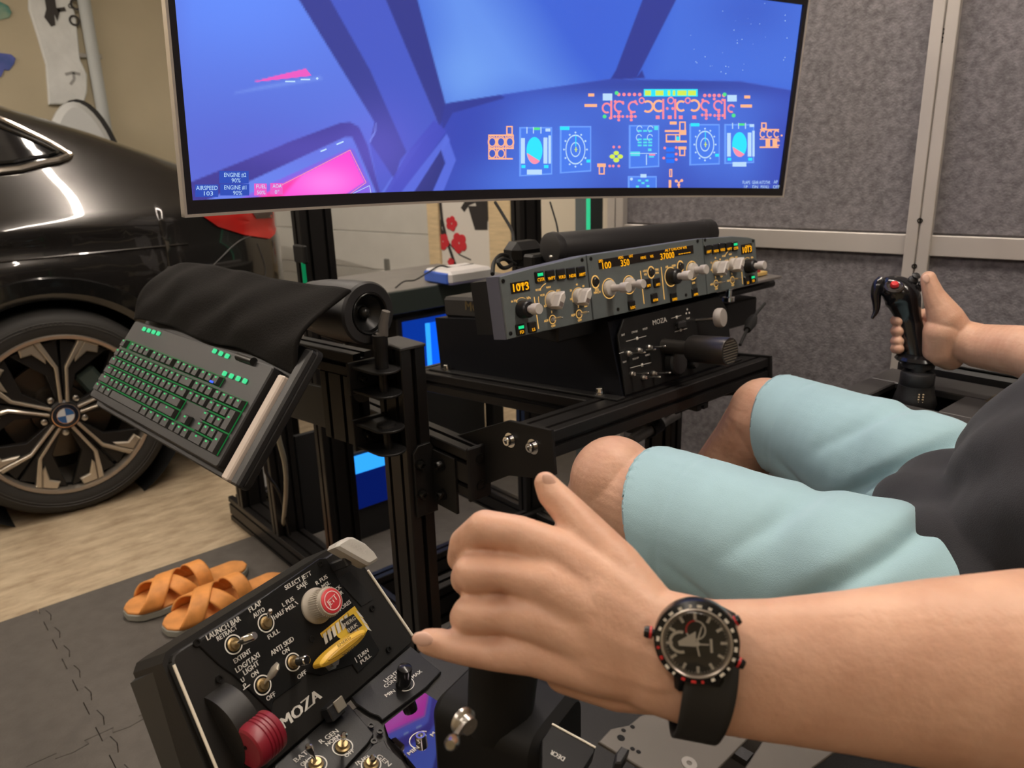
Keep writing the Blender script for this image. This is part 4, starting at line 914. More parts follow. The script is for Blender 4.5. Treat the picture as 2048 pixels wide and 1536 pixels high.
# black cloth thrown over the arm above the keyboard
CL = [[(.0, .02, .035), (.0, .055, .06), (.0, .10, .055), (-.02, .135, .02)], [(.12, .03, .03), (.12, .065, .055), (.12, .11, .062), (.12, .15, .03)], [(.25, .025, .022), (.25, .06, .045), (.26, .10, .052), (.25, .15, .025)], [(.38, .03, .022), (.38, .06, .05), (.39, .105, .055), (.40, .15, .02)], [(.52, .02, .012), (.52, .055, .05), (.53, .10, .05), (.54, .155, .01)]]
def cloth(s, t):
    def cr(P, x):
        n_ = len(P) - 1; i = min(int(x * n_), n_ - 1); f = x * n_ - i; p = lambda k: np.array(P[min(max(k, 0), n_)], float); a, b, c, d = p(i - 1), p(i), p(i + 1), p(i + 2)
        return .5 * ((2 * b) + (c - a) * f + (2 * a - 5 * b + 4 * c - d) * f * f + (3 * b - a - 3 * c + d) * f ** 3)
    p = cr([cr(r, t) for r in CL], s); w = .004 * math.sin(s * 17 + t * 5) + .003 * math.sin(s * 31 - t * 9)
    return KB.p(p[0] - .015, p[1] * 1.0 + KH - .020, p[2] * .45 - .020 + w * .6)
o = MB().grid(cloth, 48, 20).build('black_cloth', mat('black_fabric', (.0075, .0065, .006), .95, bump=(350, .4), spec=.2), loc=tuple(KB.p(.25, KH + .05, 0)), ang=80)
m_ = o.modifiers.new('thick', 'SOLIDIFY'); m_.thickness = .004
tag(o, 'black cloth draped over the swing arm above the keyboard', 'cloth')
# cables hanging by the left frame
c = [pD(*q) for q in ((540, 770, 1.45), (533, 850, 1.5), (545, 900, 1.6), (570, 1000, 2.0), (600, 1060, 2.2))]
c = [pD(552, 780, 1.6), pD(548, 820, 1.6), pD(558, 880, 1.65), pD(570, 930, 1.75), pD(572, 985, 2.0), pD(560, 1010, 2.25)]; c[-1][2] = .09
tag(MB().tube(sm(c), .006, 8).build('cable', mat('pale_cable', (.45, .44, .36), .5), loc=tuple(c[-1])), 'pale cable hanging behind the keyboard tray', 'cable')
c = [pD(536, 850, 1.6), pD(530, 930, 1.75), pD(538, 955, 1.85), pD(560, 990, 2.1), pD(572, 1005, 2.2)]; c[-1][2] = .09
o = thing('cable', 'thin black cable with plug hanging behind the keyboard tray', 'cable', tuple(c[-1])); MB().tube(sm(c), .004, 8).build('wire', RUB, o); MB().box(c[0] + V(0, 0, -.01), (.02, .02, .05), None, .005).build('plug', RUB, o)
wb = pZ(553, 1005, 0.0); w0 = pZ(555, 1003, 0)
wx = pY(553, 970, 2.42); t = thing('white_carton', 'small white carton on the floor behind the base frame posts', 'box', (wx[0], 2.42, 0)); MB().box((wx[0], 2.42, .08), (.11, .06, .16), None, .004).build('carton', mat('white_card', (.6, .6, .6), .7), t); MB().span(wx[0] - .03, wx[0] + .03, 2.389, 2.391, .08, .13).build('sticker', mat('grey_print', (.4, .4, .42), .7), t)
# ================================================================ floor mat tiles and slippers
MATM = mat('grey_foam', (.085, .075, .066), .75, noise=(30, .12), bump=(260, .35, .003))
fm = thing('floor_mat', 'dark grey interlocking foam floor mat under the rig', 'mat', (.4, 1.0, 0))
TS = .62
def tooth(a, b, flip, n=6):
    """jigsaw edge from a to b"""
    a = np.array(a); b = np.array(b); d = b - a; nn = np.array([d[1], -d[0]]) * (1 if flip else -1); out = []
    for i in range(n):
        for f, h in ((.10, 0), (.26, 0), (.20, .055), (.50, .075), (.80, .055), (.74, 0)): out.append(tuple(a + d * (i + f) / n + nn * h * .45))
    return out
mx0, my1 = -1.05, 2.185
for i in range(5):
    for j in range(5):
        xa, xb, yb, ya_ = mx0 + i * TS + .001, mx0 + (i + 1) * TS - .001, my1 - j * TS - .001, my1 - (j + 1) * TS + .001
        P = [(xa, ya_)] + (tooth((xa, ya_), (xb, ya_), True) if j < 4 else []) + [(xb, ya_)] + (tooth((xb, ya_), (xb, yb), True) if i < 4 else []) + [(xb, yb)] + (tooth((xb, yb), (xa, yb), False) if j > 0 else []) + [(xa, yb)] + (tooth((xa, yb), (xa, ya_), False) if i > 0 else [])
        MB().prism(P, 0, .010, 0).build('tile', MATM, fm)
STRAPM = mat('orange_leather', (.72, .29, .07), .6, noise=(35, .15), bump=(120, .15)); SOLEM = mat('grey_sole', (.28, .28, .25), .7); FOOTB = mat('orange_footbed', (.62, .26, .07), .65, noise=(30, .15))
def slipper(name, label, toe, heel, w):
    toe = np.array(toe); heel = np.array(heel); d = heel - toe; Ls = float(np.linalg.norm(d)); d /= Ls; s = np.array([d[1], -d[0]])
    F = Frame((toe[0], toe[1], .0115), (d[0], d[1], 0), (-s[0], -s[1], 0)); t = thing(name, label, 'slipper', (toe[0] + d[0] * Ls / 2, toe[1] + d[1] * Ls / 2, .0115), 'pair of orange slippers')
    def half(x): return w / 2 * float(np.interp(x / Ls, [0, .02, .08, .2, .35, .55, .75, .92, .98, 1], [.25, .5, .8, .98, 1, .78, .72, .68, .45, .2]))
    xs = np.linspace(0, Ls, 26); out = [(x, half(x)) for x in xs] + [(x, -half(x)) for x in xs[::-1]]
    MB(F).prism(out, 0, .020, .003, True).build('sole', SOLEM, t); MB(F).prism(offset(out, -.002) if False else [(p[0] * .985 + Ls * .007, p[1] * .97) for p in out], .020, .026, .002).build('footbed', FOOTB, t)
    def vamp(a0, a1, sx0, sx1, hh, lift):
        def f(q, r):
            x = sx0 + (sx1 - sx0) * q; an = a0 + (a1 - a0) * r; hw = half(x) * 1.02
            return (x, -hw * math.cos(an) * (1.0), .024 + lift * 0 + hh * (1 - .25 * abs(q - .4)) * math.sin(an) ** .8)
        return f
    def ribbon(x0, x1, wd, hh, a0=0, a1=PI):
        def f(q, r):
            an = a0 + (a1 - a0) * r; x = x0 + (x1 - x0) * r + (q - .5) * wd; hw = half(x) * 1.0
            return (x, -hw * math.cos(an), .024 + hh * math.sin(an) ** .8)
        return f
    for x0_, x1_, wd, hh in ((.14, .50, .16, .052), (.46, .20, .15, .046), (.60, .55, .12, .056)):
        o = MB(F).grid(ribbon(x0_ * Ls, x1_ * Ls, wd * Ls, hh), 8, 24).build('strap', STRAPM, t, 80); m_ = o.modifiers.new('thick', 'SOLIDIFY'); m_.thickness = .005; m_.offset = 0
    return t
a = pZ(252, 1236, .015); b = pZ(492, 1128, .03); slipper('slipper', 'orange strapped slipper lying nearer the car', a[:2], a[:2] + nrm((b - a)[:2]) * .33, .118)
a = pZ(330, 1268, .015); b = pZ(548, 1160, .03); slipper('slipper', 'orange strapped slipper lying nearer the throttle panel', a[:2], a[:2] + nrm((b - a)[:2]) * .33, .118)
# ================================================================ autopilot panel
FF = Frame((.666, .79, .884), (1, 0, 0), (0, .014, .09))
fc = thing('autopilot_panel', 'grey-blue aircraft autopilot panel with amber displays and ivory knobs', 'control panel', (.976, .83, .87))
FCM = mat('panel_grey_blue', (.105, .122, .122), .5, noise=(60, .05), bump=(500, .1))
OUT = [(0, 0), (.6205, 0), (.6195, .082), (.600, .087), (.550, .0935), (.448, .0985), (.1715, .0985), (.07, .0927), (0, .0871)]
MB(FF).prism(OUT, -.030, -.003, .001).build('housing', mat('panel_side_monitor_tint', (.11, .115, .145), .5), fc)  # grey-blue sides with the monitor's bluish light put into their colour
MB(FF).prism(offset(OUT, -.006), -.075, -.030).build('rear_box', BLK, fc)
for a, b in ((.0006, .1705), (.1725, .4590), (.4610, .6198)):
    top = [(a, .0005)] + [(b, .0005)] + [(u, v - .0006) for u, v in [(b, float(np.interp(b, [0, .07, .1715, .448, .55, .6, .6195], [.0871, .0927, .0985, .0985, .0935, .087, .082])))]] + [(u, float(np.interp(u, [0, .07, .1715, .448, .55, .6, .6195], [.0871, .0927, .0985, .0985, .0935, .087, .082])) - .0006) for u in (.6, .55, .448, .3, .1715, .07, .03) if a < u < b] + [(a, float(np.interp(a, [0, .07, .1715, .448, .55, .6, .6195], [.0871, .0927, .0985, .0985, .0935, .087, .082])) - .0006)]
    MB(FF).prism(top, -.003, 0, .0008).build('faceplate', FCM, fc)
def fu(q): return FF.uv(*q)
prt = MB(FF); lcd = MB(FF)        # amber lettering printed on the face / digits of the displays
def ft(s, q, h, w=None, b=.00012): u, v = fu(q); prt.text(s, u, v, h * 1.35, .0004, 0, w, b)
LCDW = mat('lcd_window', (.012, .007, .004), .15)
def window(q0, q1, q2, q3):
    P = [fu(q) for q in (q0, q1, q2, q3)]; u0, u1 = (P[0][0] + P[3][0]) / 2, (P[1][0] + P[2][0]) / 2; v0, v1 = (P[2][1] + P[3][1]) / 2, (P[0][1] + P[1][1]) / 2
    MB(FF).box(((u0 + u1) / 2, (v0 + v1) / 2, 0), (u1 - u0, v1 - v0, .0016), None, .0004).build('display_window', LCDW, fc); return u0, u1, v0, v1
def lt(s, q, h, w=None): u, v = fu(q); lcd.text(s, u, v, h * 1.4, .0011, 0, w, .00015)
def button(q, s, lit=False, w=.0165):
    u, v = fu(q); b = MB(FF).box((u, v, .0012), (w, w * .98, .005), None, .0012).build('button', mat('key_gloss', (.007, .007, .007), .3), fc)
    m_ = MB(FF); m_.mat(0).text(s, u, v - w * .24, w * .30 * 1.35, .0042, 0, None if len(s) < 4 else w * .82, .0001)
    if lit: m_.mat(1).box((u, v + w * .2, .0038), (w * .62, w * .26, .0008))
    m_.build('legend', [LCDA, GRN], b, None)
def ivory_knob(q, r, L, black=0, base=True):
    u, v = fu(q)
    k = MB(FF).lathe((u, v, 0), (0, 0, 1), [(r, 0), (r, .004), (r * .92, .006), (r * .45, .008), (r * .42, L * .62), (r * .62, L * .66), (r * .64, L * .95), (r * .56, L), (.0001, L)], 28, False) if base else MB(FF).lathe((u, v, 0), (0, 0, 1), [(r * .45, 0), (r * .42, L * .62), (r * .62, L * .66), (r * .64, L * .95), (r * .56, L), (.0001, L)], 28, False)
    o = k.build('knob', IVO, fc)
    if black: MB(FF).lathe((u, v, 0), (0, 0, 1), [(black, 0), (black * 1.0, .004), (black * .94, .015), (black * .8, .017), (.0001, .017)], 28, False).build('knob_collar', mat('collar_black', (.008, .008, .009), .35), o)
    return o
def pointer_knob(q, r, ang):
    u, v = fu(q); o = MB(FF).lathe((u, v, 0), (0, 0, 1), [(r, 0), (r, .007), (r * .9, .009), (.0001, .009)], 28, False).build('selector_knob', IVO, fc)
    M = FF.M @ Matrix.Translation((u, v, 0)) @ Matrix.Rotation(ang, 4, 'Z')
    MB(M).prism([(-r * .45, -r * .95), (r * .45, -r * .95), (r * .45, r * .5), (0, r * 1.12), (-r * .45, r * .5)], .007, .022, .0015).build('pointer', IVO, o)
    MB(M).box((0, -r * .5, .0222), (r * .55, r * .5, .0008)).build('pointer_mark', mat('knob_mark', (.14, .11, .10), .5), o)
def toggle(F, p, base, r, L, tip, name='toggle_switch', m=STE, par=None, ringm=None, n=14):
    """lever switch: p in frame coords, tip offset in frame coords"""
    u, v = p; mb = MB(F).lathe((u, v, base), (0, 0, 1), [(r, 0), (r, L * .12), (r * .7, L * .16), (r * .6, L * .24), (.0001, L * .24)], n, False)
    o = mb.build(name, m, par); e = Vector((u + tip[0], v + tip[1], base + L)); s = Vector((u, v, base + L * .12)); d = e - s
    MB(F).lathe(s, d, [(r * .22, 0), (r * .26, d.length * .6), (r * .40, d.length * .85), (r * .40, d.length * .96), (r * .25, d.length), (.0001, d.length)], 12, False).build('lever', CHR, o); return o
def screw(F, u, v, par, r=.0030, h=.0008, m=SCR): return MB(F).lathe((u, v, 0), (0, 0, 1), [(r, 0), (r, h), (r * .7, h * 1.4), (r * .4, h * 1.4), (r * .35, 0), (.0001, 0)], 12, False).build('screw', m, par)
def efis(sgn):
    L_ = sgn < 0
    def g(l, r): return l if L_ else r
    u0, u1, v0, v1 = window(*(g(((1019, 566), (1057, 560), (1060, 582), (1023, 588)), ((1481, 489), (1503, 487), (1504, 506), (1483, 509)))))
    lcd.text('QNH', (u0 * .4 + u1 * .6), v1 - .0048, .0068, .0011, 0, None, .0001); lcd.text('1013', (u0 + u1) / 2, v0 + .0072, .0158, .0011, 0, (u1 - u0) * .82, .0003)
    bs = g([(1077.6, 554), (1098.9, 551.6), (1120, 549), (1140.6, 546.6), (1160.4, 544)], [(1414, 499.5), (1428.3, 498), (1441.3, 495.4), (1455, 494), (1468, 492.6)])
    for i, (q, s) in enumerate(zip(bs, g(['CSTR', 'WPT', 'VOR.D', 'NDB', 'ARPT'], ['ARPT', 'NDB', 'VOR.D', 'WPT', 'CSTR']))): button(q, s, i == g(0, 4))
    ivory_knob(g((1044, 619), (1494.7, 533)), .0125, .036, .0125, False)
    q = g(((1028, 602), (1057, 596)), ((1485, 519), (1504, 515))); ft('in Hg', q[0], .0038); ft('hPa', q[1], .0038)
    u, v = fu(g((1044, 615), (1494.7, 530))); prt.ring(u, v, .0133, .0140, .0004, PI * .3, PI * .72, 12)
    kn = g((1104, 601), (1464.6, 530)); kr = g((1157, 594), (1433, 537))
    pointer_knob(kn, .0125, -.55); pointer_knob(kr, .0125, -.55)
    for s, dx, dy in (('ROSE', -.024, .0185), ('ILS', -.0145, -.006), ('VOR', -.0175, .010), ('NAV', -.004, .0195), ('ARC', .0145, .0125), ('PLAN', .0185, .0)): u, v = fu(kn); prt.text(s, u + dx, v + dy, .0044, .0004, 0, None, .0001)
    u, v = fu(kn); prt.ring(u, v, .0134, .0142, .0004, .2, 3.5, 24); prt.ring(u - .004, v + .004, .0215, .0225, .0004, 1.75, 2.5, 12); prt.ring(u - .004, v + .004, .0215, .0225, .0004, 2.9, 3.7, 12)
    for s, dx, dy in (('10', -.0165, -.001), ('20', -.0145, .0115), ('40', -.001, .0185), ('80', .0125, .0145), ('160', .0175, .004), ('320', .0125, -.0155)): u, v = fu(kr); prt.text(s, u + dx, v + dy, .0044, .0004, 0, None, .0001)
    u, v = fu(kr); prt.ring(u, v, .0134, .0142, .0004, .4, 3.6, 24)
    for q, num in zip(g(((1105, 639), (1158, 628)), ((1464.6, 560), (1431.8, 567))), ('1', '2')):
        u, v = fu(q); prt.ring(u, v, .0056, .0066, .0004); prt.text(num, u, v + .0108, .0050, .0004, 0, None, .0001); prt.text('ADF', u - .0125, v, .0048, .0004, 0, None, .0001); prt.text('OFF', u, v - .0095, .0048, .0004, 0, None, .0001); prt.text('VOR', u + .0125, v, .0048, .0004, 0, None, .0001)
        toggle(FF, (u, v), 0, .0042, .016, (.006, .002), par=fc)
    a, b = g(((1068, 594), (1077, 658)), ((1482, 528), (1485, 568))); prt.line(fu(a), fu(b), .0014, .0004)
    button(g((1039.5, 659), (1503, 558)), 'FD', True, .0155); button(g((1063, 654), (1492, 561.7)), 'LS', False, .0155)
    for q in g(((1006, 562), (1021, 667), (1164, 520)), ((1506, 482), (1510, 560), (1410, 480))): screw(FF, *fu(q), fc)
efis(-1); efis(1)
window((1195.6, 519.5), (1386, 490.6), (1386.6, 505.6), (1198, 540))
for s, q, h, w in (('SPD', (1200.5, 522.5), .0044, .009), ('100', (1211.5, 531.5), .0105, .019), ('HDG', (1240.5, 515.4), .0044, .011), ('350', (1249, 526.2), .0105, .020), ('LAT', (1261, 512.3), .0044, .009), ('HDG', (1285.6, 515.6), .0044, .012), ('V/S', (1302.5, 513), .0044, .008), ('37000', (1333.5, 512.3), .0105, .036), ('ALT LVL/CH V/S', (1351, 498), .0042, .058), ('-----', (1368, 505.6), .008, .032)): lt(s, q, h, w)
for q in ((1181.6, 517.6), (1236, 618.7), (1395, 482), (1372, 590)): screw(FF, *fu(q), fc)
def ringbtn(q, r=.0072):
    u, v = fu(q); prt.ring(u, v, r, r + .0016, .0004, n=28, ky=1.15); o = MB(FF).lathe((u, v, 0), (0, 0, 1), [(r * .85, 0), (r * .85, .003), (r * .7, .004), (.0001, .004)], 24, False).build('round_button', mat('key_gloss', (.007, .007, .007), .3), fc)
for q in ((1190.4, 563.7), (1302, 544.6), (1360.7, 533)): ringbtn(q)
ft('SPD', (1193.5, 580), .0038); ft('MACH', (1194, 585), .0038)
for q, s in (((1290, 542), 'HDG'), ((1290.5, 549), 'V/S'), ((1313.5, 539.5), 'TRK'), ((1314, 546), 'FPA'), ((1333, 534), '100'), ((1347, 531.5), '1000'), ((1382, 524), 'UP'), ((1387, 566), 'DN')): ft(s, q, .0038)
for q, r in (((1218, 577), .0145), ((1258, 569.6), .0135), ((1341.5, 553.5), .0150), ((1384, 541), .0150)): u, v = fu(q); prt.ring(u, v, r, r + .0013, .0004)
ivory_knob((1218, 577), .0125, .040); ivory_knob((1258, 569.6), .0115, .030); ivory_knob((1341.5, 553.5), .0125, .040, .0135, False); ivory_knob((1384, 541), .0130, .030)
for q, s in (((1262, 610.6), 'LOC'), ((1293.7, 567), 'AP1'), ((1312, 565), 'AP2'), ((1307, 596), 'A/THR'), ((1345.6, 594.5), 'EXPED'), ((1388, 585), 'APPR')): button(q, s, False, .0150)
for a, b in (((1280.5, 541.8), (1288, 607.7)), ((1322, 534), (1328.5, 599))): prt.line(fu(a), fu(b), .0016, .0004)
o = prt.build('face_print', AMB, fc, None); o['kind'] = 'stuff'; o['label'] = 'amber backlit lettering on the panel face'
o = lcd.build('display_digits', LCDA, fc, None); o['kind'] = 'stuff'; o['label'] = 'glowing amber display digits'
MB().span(.80, 1.20, .83, .90, .848, .884, .003).build('mount_rail', BLK, fc)
# black module and bracket at the panel's right end
e0 = pY(1420, 600, .93); e1 = pY(1553, 560, .93)
t = thing('side_module', 'black box module with yellow tab mounted beyond the panel right end', 'module', ((e0[0] + e1[0]) / 2, .96, e0[2] - .03))
MB().span(e0[0], e1[0], .93, 1.01, e0[2] - .005, e1[2], .004).build('box', BLK, t)
q = pY(1520, 551, .925); MB().span(q[0] - .025, q[0] + .03, .925, .97, q[2] - .002, q[2] + .006, .001).build('tab', mat('yellow_tab', (.62, .42, .14), .5), t)
q = pY(1522, 541, .925); MB().span(q[0] - .006, q[0] + .008, .93, .94, q[2] - .012, q[2] + .008, .002).build('red_tag', mat('red_tag', (.35, .02, .03), .5), t)
q0 = pY(1345, 600, .90); q1 = pY(1560, 603, .90); MB().span(q0[0], q1[0] + .0, .90, .96, q0[2] - .006, q0[2], .001).build('bracket', mat('steel_bracket', (.30, .28, .27), .35, metal=.6), t)
q = pY(1457, 598, .88); MB().lathe((q[0], q[1], q[2] - .004), (0, 0, 1), [(.012, 0), (.012, .008), (.006, .009), (.006, .022), (.009, .024), (.009, .034)], 16).build('thumbscrew', CHR, t)
q0 = pY(1455, 612, .95); q1 = pY(1512, 640, .95); MB().span(q0[0], q1[0], .95, 1.0, q1[2] - .005, q0[2] + .004, .003).build('lower_block', BLK, t)
MB().span(q0[0] + .02, q0[0] + .05, 1.0, 1.03, .68, q0[2], .003).build('mast', BLK, t)
c = [pD(*q) for q in ((1530, 606, 1.52), (1512, 628, 1.50), (1502, 645, 1.48), (1490, 668, 1.45), (1480, 690, 1.42))]
o = thing('cable', 'black cable with thick ferrite bead hanging below the side module', 'cable', tuple(c[-1])); MB().tube(sm(c), .003, 8).build('wire', RUB, o); MB().tube([c[1] * .6 + c[2] * .4, c[2], c[2] * .35 + c[3] * .65], [.007, .011, .007], 12).build('bead', RUB, o)
# ================================================================ yoke base console on the deck
CF = Frame((.888, .774, .7535), (1, 0, 0), (0, .023, .12)); DKn = DK.n
cn = thing('yoke_base', 'black flight yoke base with switch panel and bare shaft on the deck', 'control panel', tuple(DK.p(.34, .28, .0)))
CW = .302
side = [(.036, .0), (.058, .122), (.075, .135), (.30, .135), (.34, .112), (.536, .108), (.536, 0)]
SD = Frame(DK.p(.188, 0, 0), DK.v, DK.n); MB(SD).prism(side, -CW, 0, .002, True).build('body', mat('console_blue_black', (.010, .011, .015), .45, bump=(600, .08)), cn) if False else None
mbm = MB(); Pn = len(side)
mbm.add([DK.p(.188, a, b) for a, b in side] + [DK.p(.188 + CW, a, b) for a, b in side], [tuple(range(Pn))[::-1], tuple(range(Pn, 2 * Pn))] + [(i, (i + 1) % Pn, Pn + (i + 1) % Pn, Pn + i) for i in range(Pn)])
mbm.build('body', mat('console_blue_black', (.0045, .005, .008), .5, bump=(600, .08), spec=.25), cn)
MB(DK).span(.168, .188, .03, .55, .0, .004, .001).build('flange', BLK, cn); MB(DK).span(.188 + CW, .21 + CW, .03, .55, .0, .004, .001).build('flange', BLK, cn)
for v_ in (.075, .50): u, v = (.178, v_); bolt(MB(DK), (u, v, .004), (0, 0, 1), .0065, .010).build('bolt', CHR, cn)
FP = [(.004, .002), (.004, .098), (.022, .122), (CW - .022, .122), (CW - .004, .098), (CW - .004, .002)]
fp = MB(CF).prism(FP, .0005, .004, .001).build('front_panel', mat('panel_black', (.007, .007, .007), .5, spec=.3), cn)
cp = MB(CF)
def cu(q): return CF.uv(*q)
u, v = cu((1315, 643)); cp.text('MOZA', u, v, .0115, .0046, 0, .036, .0002)
for q, s in (((1242, 670), 'BAT'), ((1265, 664), 'STROBE'), ((1286, 658), 'PITOT'), ((1245, 724), 'NAV'), ((1267, 717), 'PULLUP'), ((1291, 710), 'WING'), ((1372, 637), 'FLAP'), ((1350, 655), 'LDG')): u, v = cu(q); cp.text(s, u, v, .0042, .0046, 0, None, .0001)
for a, b in (((1248, 683), (1288, 672)), ((1256, 736), (1298, 725)), ((1338, 637), (1358, 631)), ((1345, 664), (1370, 657)), ((1234, 707), (1243, 704))): cp.line(cu(a), cu(b), .0008, .0046)
for q in ((1270, 677), (1280, 730), (1349, 635), (1357, 660)): u, v = cu(q); cp.box((u, v, .0046), (.004, .005, .0006))
for q in ((1370, 619), (1368, 627), (1374, 626)): u, v = cu(q); cp.disc(u, v, .0018, .0048, 10)
o = cp.build('panel_print', WHT, fp, None); o['kind'] = 'stuff'
for q, tq in (((1251, 707), (1273.6, 703)), ((1272, 701), (1294, 697)), ((1292, 695), (1314, 691)), ((1258, 748), (1277, 742)), ((1281, 755), (1303, 751)), ((1301, 747), (1322, 743))):
    u, v = cu(q); toggle(CF, (u, v), .004, .0045, .036, (.002, .001), par=cn)
u, v = cu((1342, 725)); MB(CF).lathe((u, v, .004), (0, 0, 1), [(.022, 0), (.022, .012), (.019, .015), (.0001, .015)], 32, False).build('trim_wheel', PLA, cn)
for k, q in enumerate(((1368, 712), (1376, 728))): u, v = cu(q); MB(CF).lathe((u, v, .004), (0, 0, 1), [(.008, 0), (.008, .010), (.006, .014), (.0001, .014)], 16, False).build('rotary_knob', PLA, cn)
u, v = cu((1355, 650)); MB(CF).box((u, v, .008), (.022, .012, .008), None, .002).build('rocker_switch', PLA, cn)
g0 = cu((1388, 640)); gp_ = cu((1420, 635)); u, v = cu((1388, 641))
MB(CF).cyl((u, v, .0), (u + .006, v, .04), .0028, n=10).build('gear_stem', STE, cn)
e = CF.p(u + .010, v + .001, .046); r_ = nrm(ORI - e); MB().lathe(e - nrm(V(.2, -1, .15)) * .006, nrm(V(.2, -1, .15)), [(.0150, 0), (.0165, .003), (.0165, .010), (.0150, .013), (.0001, .014)], 32, False).build('gear_lever', mat('gear_grey', (.36, .33, .30), .5), cn)
u, v = cu((1325, 692)); s0 = CF.p(u, v, 0)
SHM = mat('shaft_dark_metal', (.060, .055, .050), .32, metal=.7)
MB().lathe(s0, (0, -1, .10), [(.0135, 0), (.0125, .004), (.0115, .03), (.0115, .055), (.020, .058), (.022, .062), (.0225, .128), (.0215, .131), (.0001, .131)], 36, False).build('shaft', SHM, cn)
ee = V(s0[0], s0[1], s0[2]) + nrm(V(0, -1, .10)) * .1312; SE = Frame(ee, (1, 0, 0), (0, .10, 1))
for k in range(9):
    yy = -.0165 + k * .0041; hw = math.sqrt(max(.0001, .019 ** 2 - yy * yy)); MB(SE).box((0, yy, 0), (2 * hw, .0016, .0014)).build('end_rib', mat('end_rib_grey', (.17, .15, .12), .4, metal=.5), cn)
MB(DK).span(.20, .20 + CW - .03, .30, .52, .108, .150, .006).build('rear_housing', PLG, cn)
rp = DK.p(.20, .30, .13); RH = Frame(DK.p(.1985, .42, .128), (0, -1, 0), (0, 0, 1)); MB(RH).text('MOZA', .02, .004, .026, .0012, 0, .085, .0004).build('logo', mat('gold_print', (.45, .34, .16), .4), cn, None)
# the black cradle above the console that carries the autopilot panel
MB(DK).span(.26, .42, .10, .30, .135, .150, .004).build('cradle', BLK, cn)
# ================================================================ joystick and its base
JD = 1.25
def J(px, py, d=JD): return pD(px, py, d)
k = JD / FOC
jb = J(1830, 792); jz = float(jb[2])
js = thing('stick_console', 'black console with square opening under the joystick', 'control panel', (jb[0], jb[1], jz - .06))
yb = 0.0
x0, x1, y0, y1 = jb[0] - .095, jb[0] + .14, jb[1] - .12, jb[1] + .10
BG = mat('base_grey', (.050, .047, .046), .35, metal=.2)
for a, b, c, d in ((x0, jb[0] - .052, y0, y1), (jb[0] + .055, x1, y0, y1), (jb[0] - .052, jb[0] + .055, y0, jb[1] - .055), (jb[0] - .052, jb[0] + .055, jb[1] + .055, y1)): MB().span(a, b, c, d, jz - .012, jz, .002).build('top_frame', BG, js)
mb = MB(); mb.add([(x, y, jz - .012) for x, y in ((x0, y0), (x1, y0), (x1, y1), (x0, y1))] + [(x, y, jz - .085) for x, y in ((x0 + .02, y0 + .02), (x1 - .02, y0 + .02), (x1 - .02, y1 - .02), (x0 + .02, y1 - .02))], [(0, 1, 5, 4), (1, 2, 6, 5), (2, 3, 7, 6), (3, 0, 4, 7), (7, 6, 5, 4)]); mb.build('body', BLK, js)
MB().span(x0 - .012, x0 - .001, y0 + .02, y1 - .02, jz - .05, jz - .003, .003).build('side_rail', mat('base_light_grey', (.12, .11, .115), .35, metal=.4), js)
mb = MB(Frame((jb[0] - .0, y0 + .028, jz + .0005), (1, 0, 0), (0, 1, 0))); mb.text('MOZA', .07, .0, .014, 0, 0, .05, .0003).build('logo', mat('gold_print', (.45, .34, .16), .4), js, None)
MB().span(jb[0] - .05, jb[0] + .05, jb[1] - .05, jb[1] + .05, .0, jz - .085, .003).build('pedestal', ALU, js)
t = thing('side_box', 'low black box with rounded lid behind the joystick base', 'box', (x1 + .12, jb[1] - .05, jz - .05)); MB().span(x1 + .02, x1 + .22, jb[1] - .20, jb[1] + .10, jz - .06, jz + .012, .006).build('body', BLK, t); MB().span(x1 + .025, x1 + .215, jb[1] - .195, jb[1] + .095, jz + .012, jz + .022, .004).build('lid', PLG, t); MB().span(x1 + .08, x1 + .16, jb[1] - .1, jb[1], 0, jz - .06, .003).build('leg', ALU, t)
jo = thing('joystick', 'black pistol-grip joystick with red button held by the driver', 'joystick', (jb[0], jb[1], jz - .01))
MB().lathe(jb + V(0, 0, -.02), (0, 0, 1), [(.030, 0), (.033, .01), (.030, .022), (.027, .032), (.0265, .04)], 32).build('gaiter', mat('black_leather', (.014, .013, .013), .4, bump=(150, .2)), jo)
mb = MB()
for s in (-.16, .05):
    for h in range(6): a = math.atan2(-jb[1], -jb[0]) + .35 + s; mb.box((jb[0] + .0295 * math.cos(a), jb[1] + .0295 * math.sin(a), jz - .010 + h * .0042), (.002, .002, .0026))
o = mb.build('stitching', mat('tan_thread', (.45, .35, .22), .7), jo, None); o['kind'] = 'stuff'
MB().lathe(jb + V(0, 0, .018), (0, 0, 1), [(.024, 0), (.0255, .003), (.0255, .020), (.024, .023), (.012, .024), (.012, .045)], 28).build('collar', PLA, jo)
GRP = mat('grip_gloss_black', (.007, .007, .008), .16, spec=.6)
gp = [(1832, 733, 20), (1833, 716, 22), (1829, 690, 23), (1823, 662, 23), (1818, 638, 23), (1812, 616, 28), (1806, 598, 33), (1796, 584, 32), (1781, 575, 26), (1766, 571, 17)]
g = MB(); P = sm([J(x, y) for x, y, r in gp], 4); rr = sm([(r * k, 0, 0) for x, y, r in gp], 4); g.tube(P, [q[0] for q in rr], 24); g.build('grip', GRP, jo, 60)
MB().lathe(J(1834, 722), (.05, 0, 1), [(.001, 0), (.031, .0), (.034, .003), (.031, .008), (.020, .012)], 32, False).build('hand_rest', GRP, jo)
MB().lathe(J(1835, 738), (.03, 0, 1), [(.018, 0), (.0245, .004), (.0245, .014), (.022, .018)], 28).build('grip_nut', PLA, jo)
tq = [(1766, 562, 13), (1757, 572, 13), (1752, 590, 10), (1753, 606, 8), (1752, 622, 6), (1744, 637, 3)]
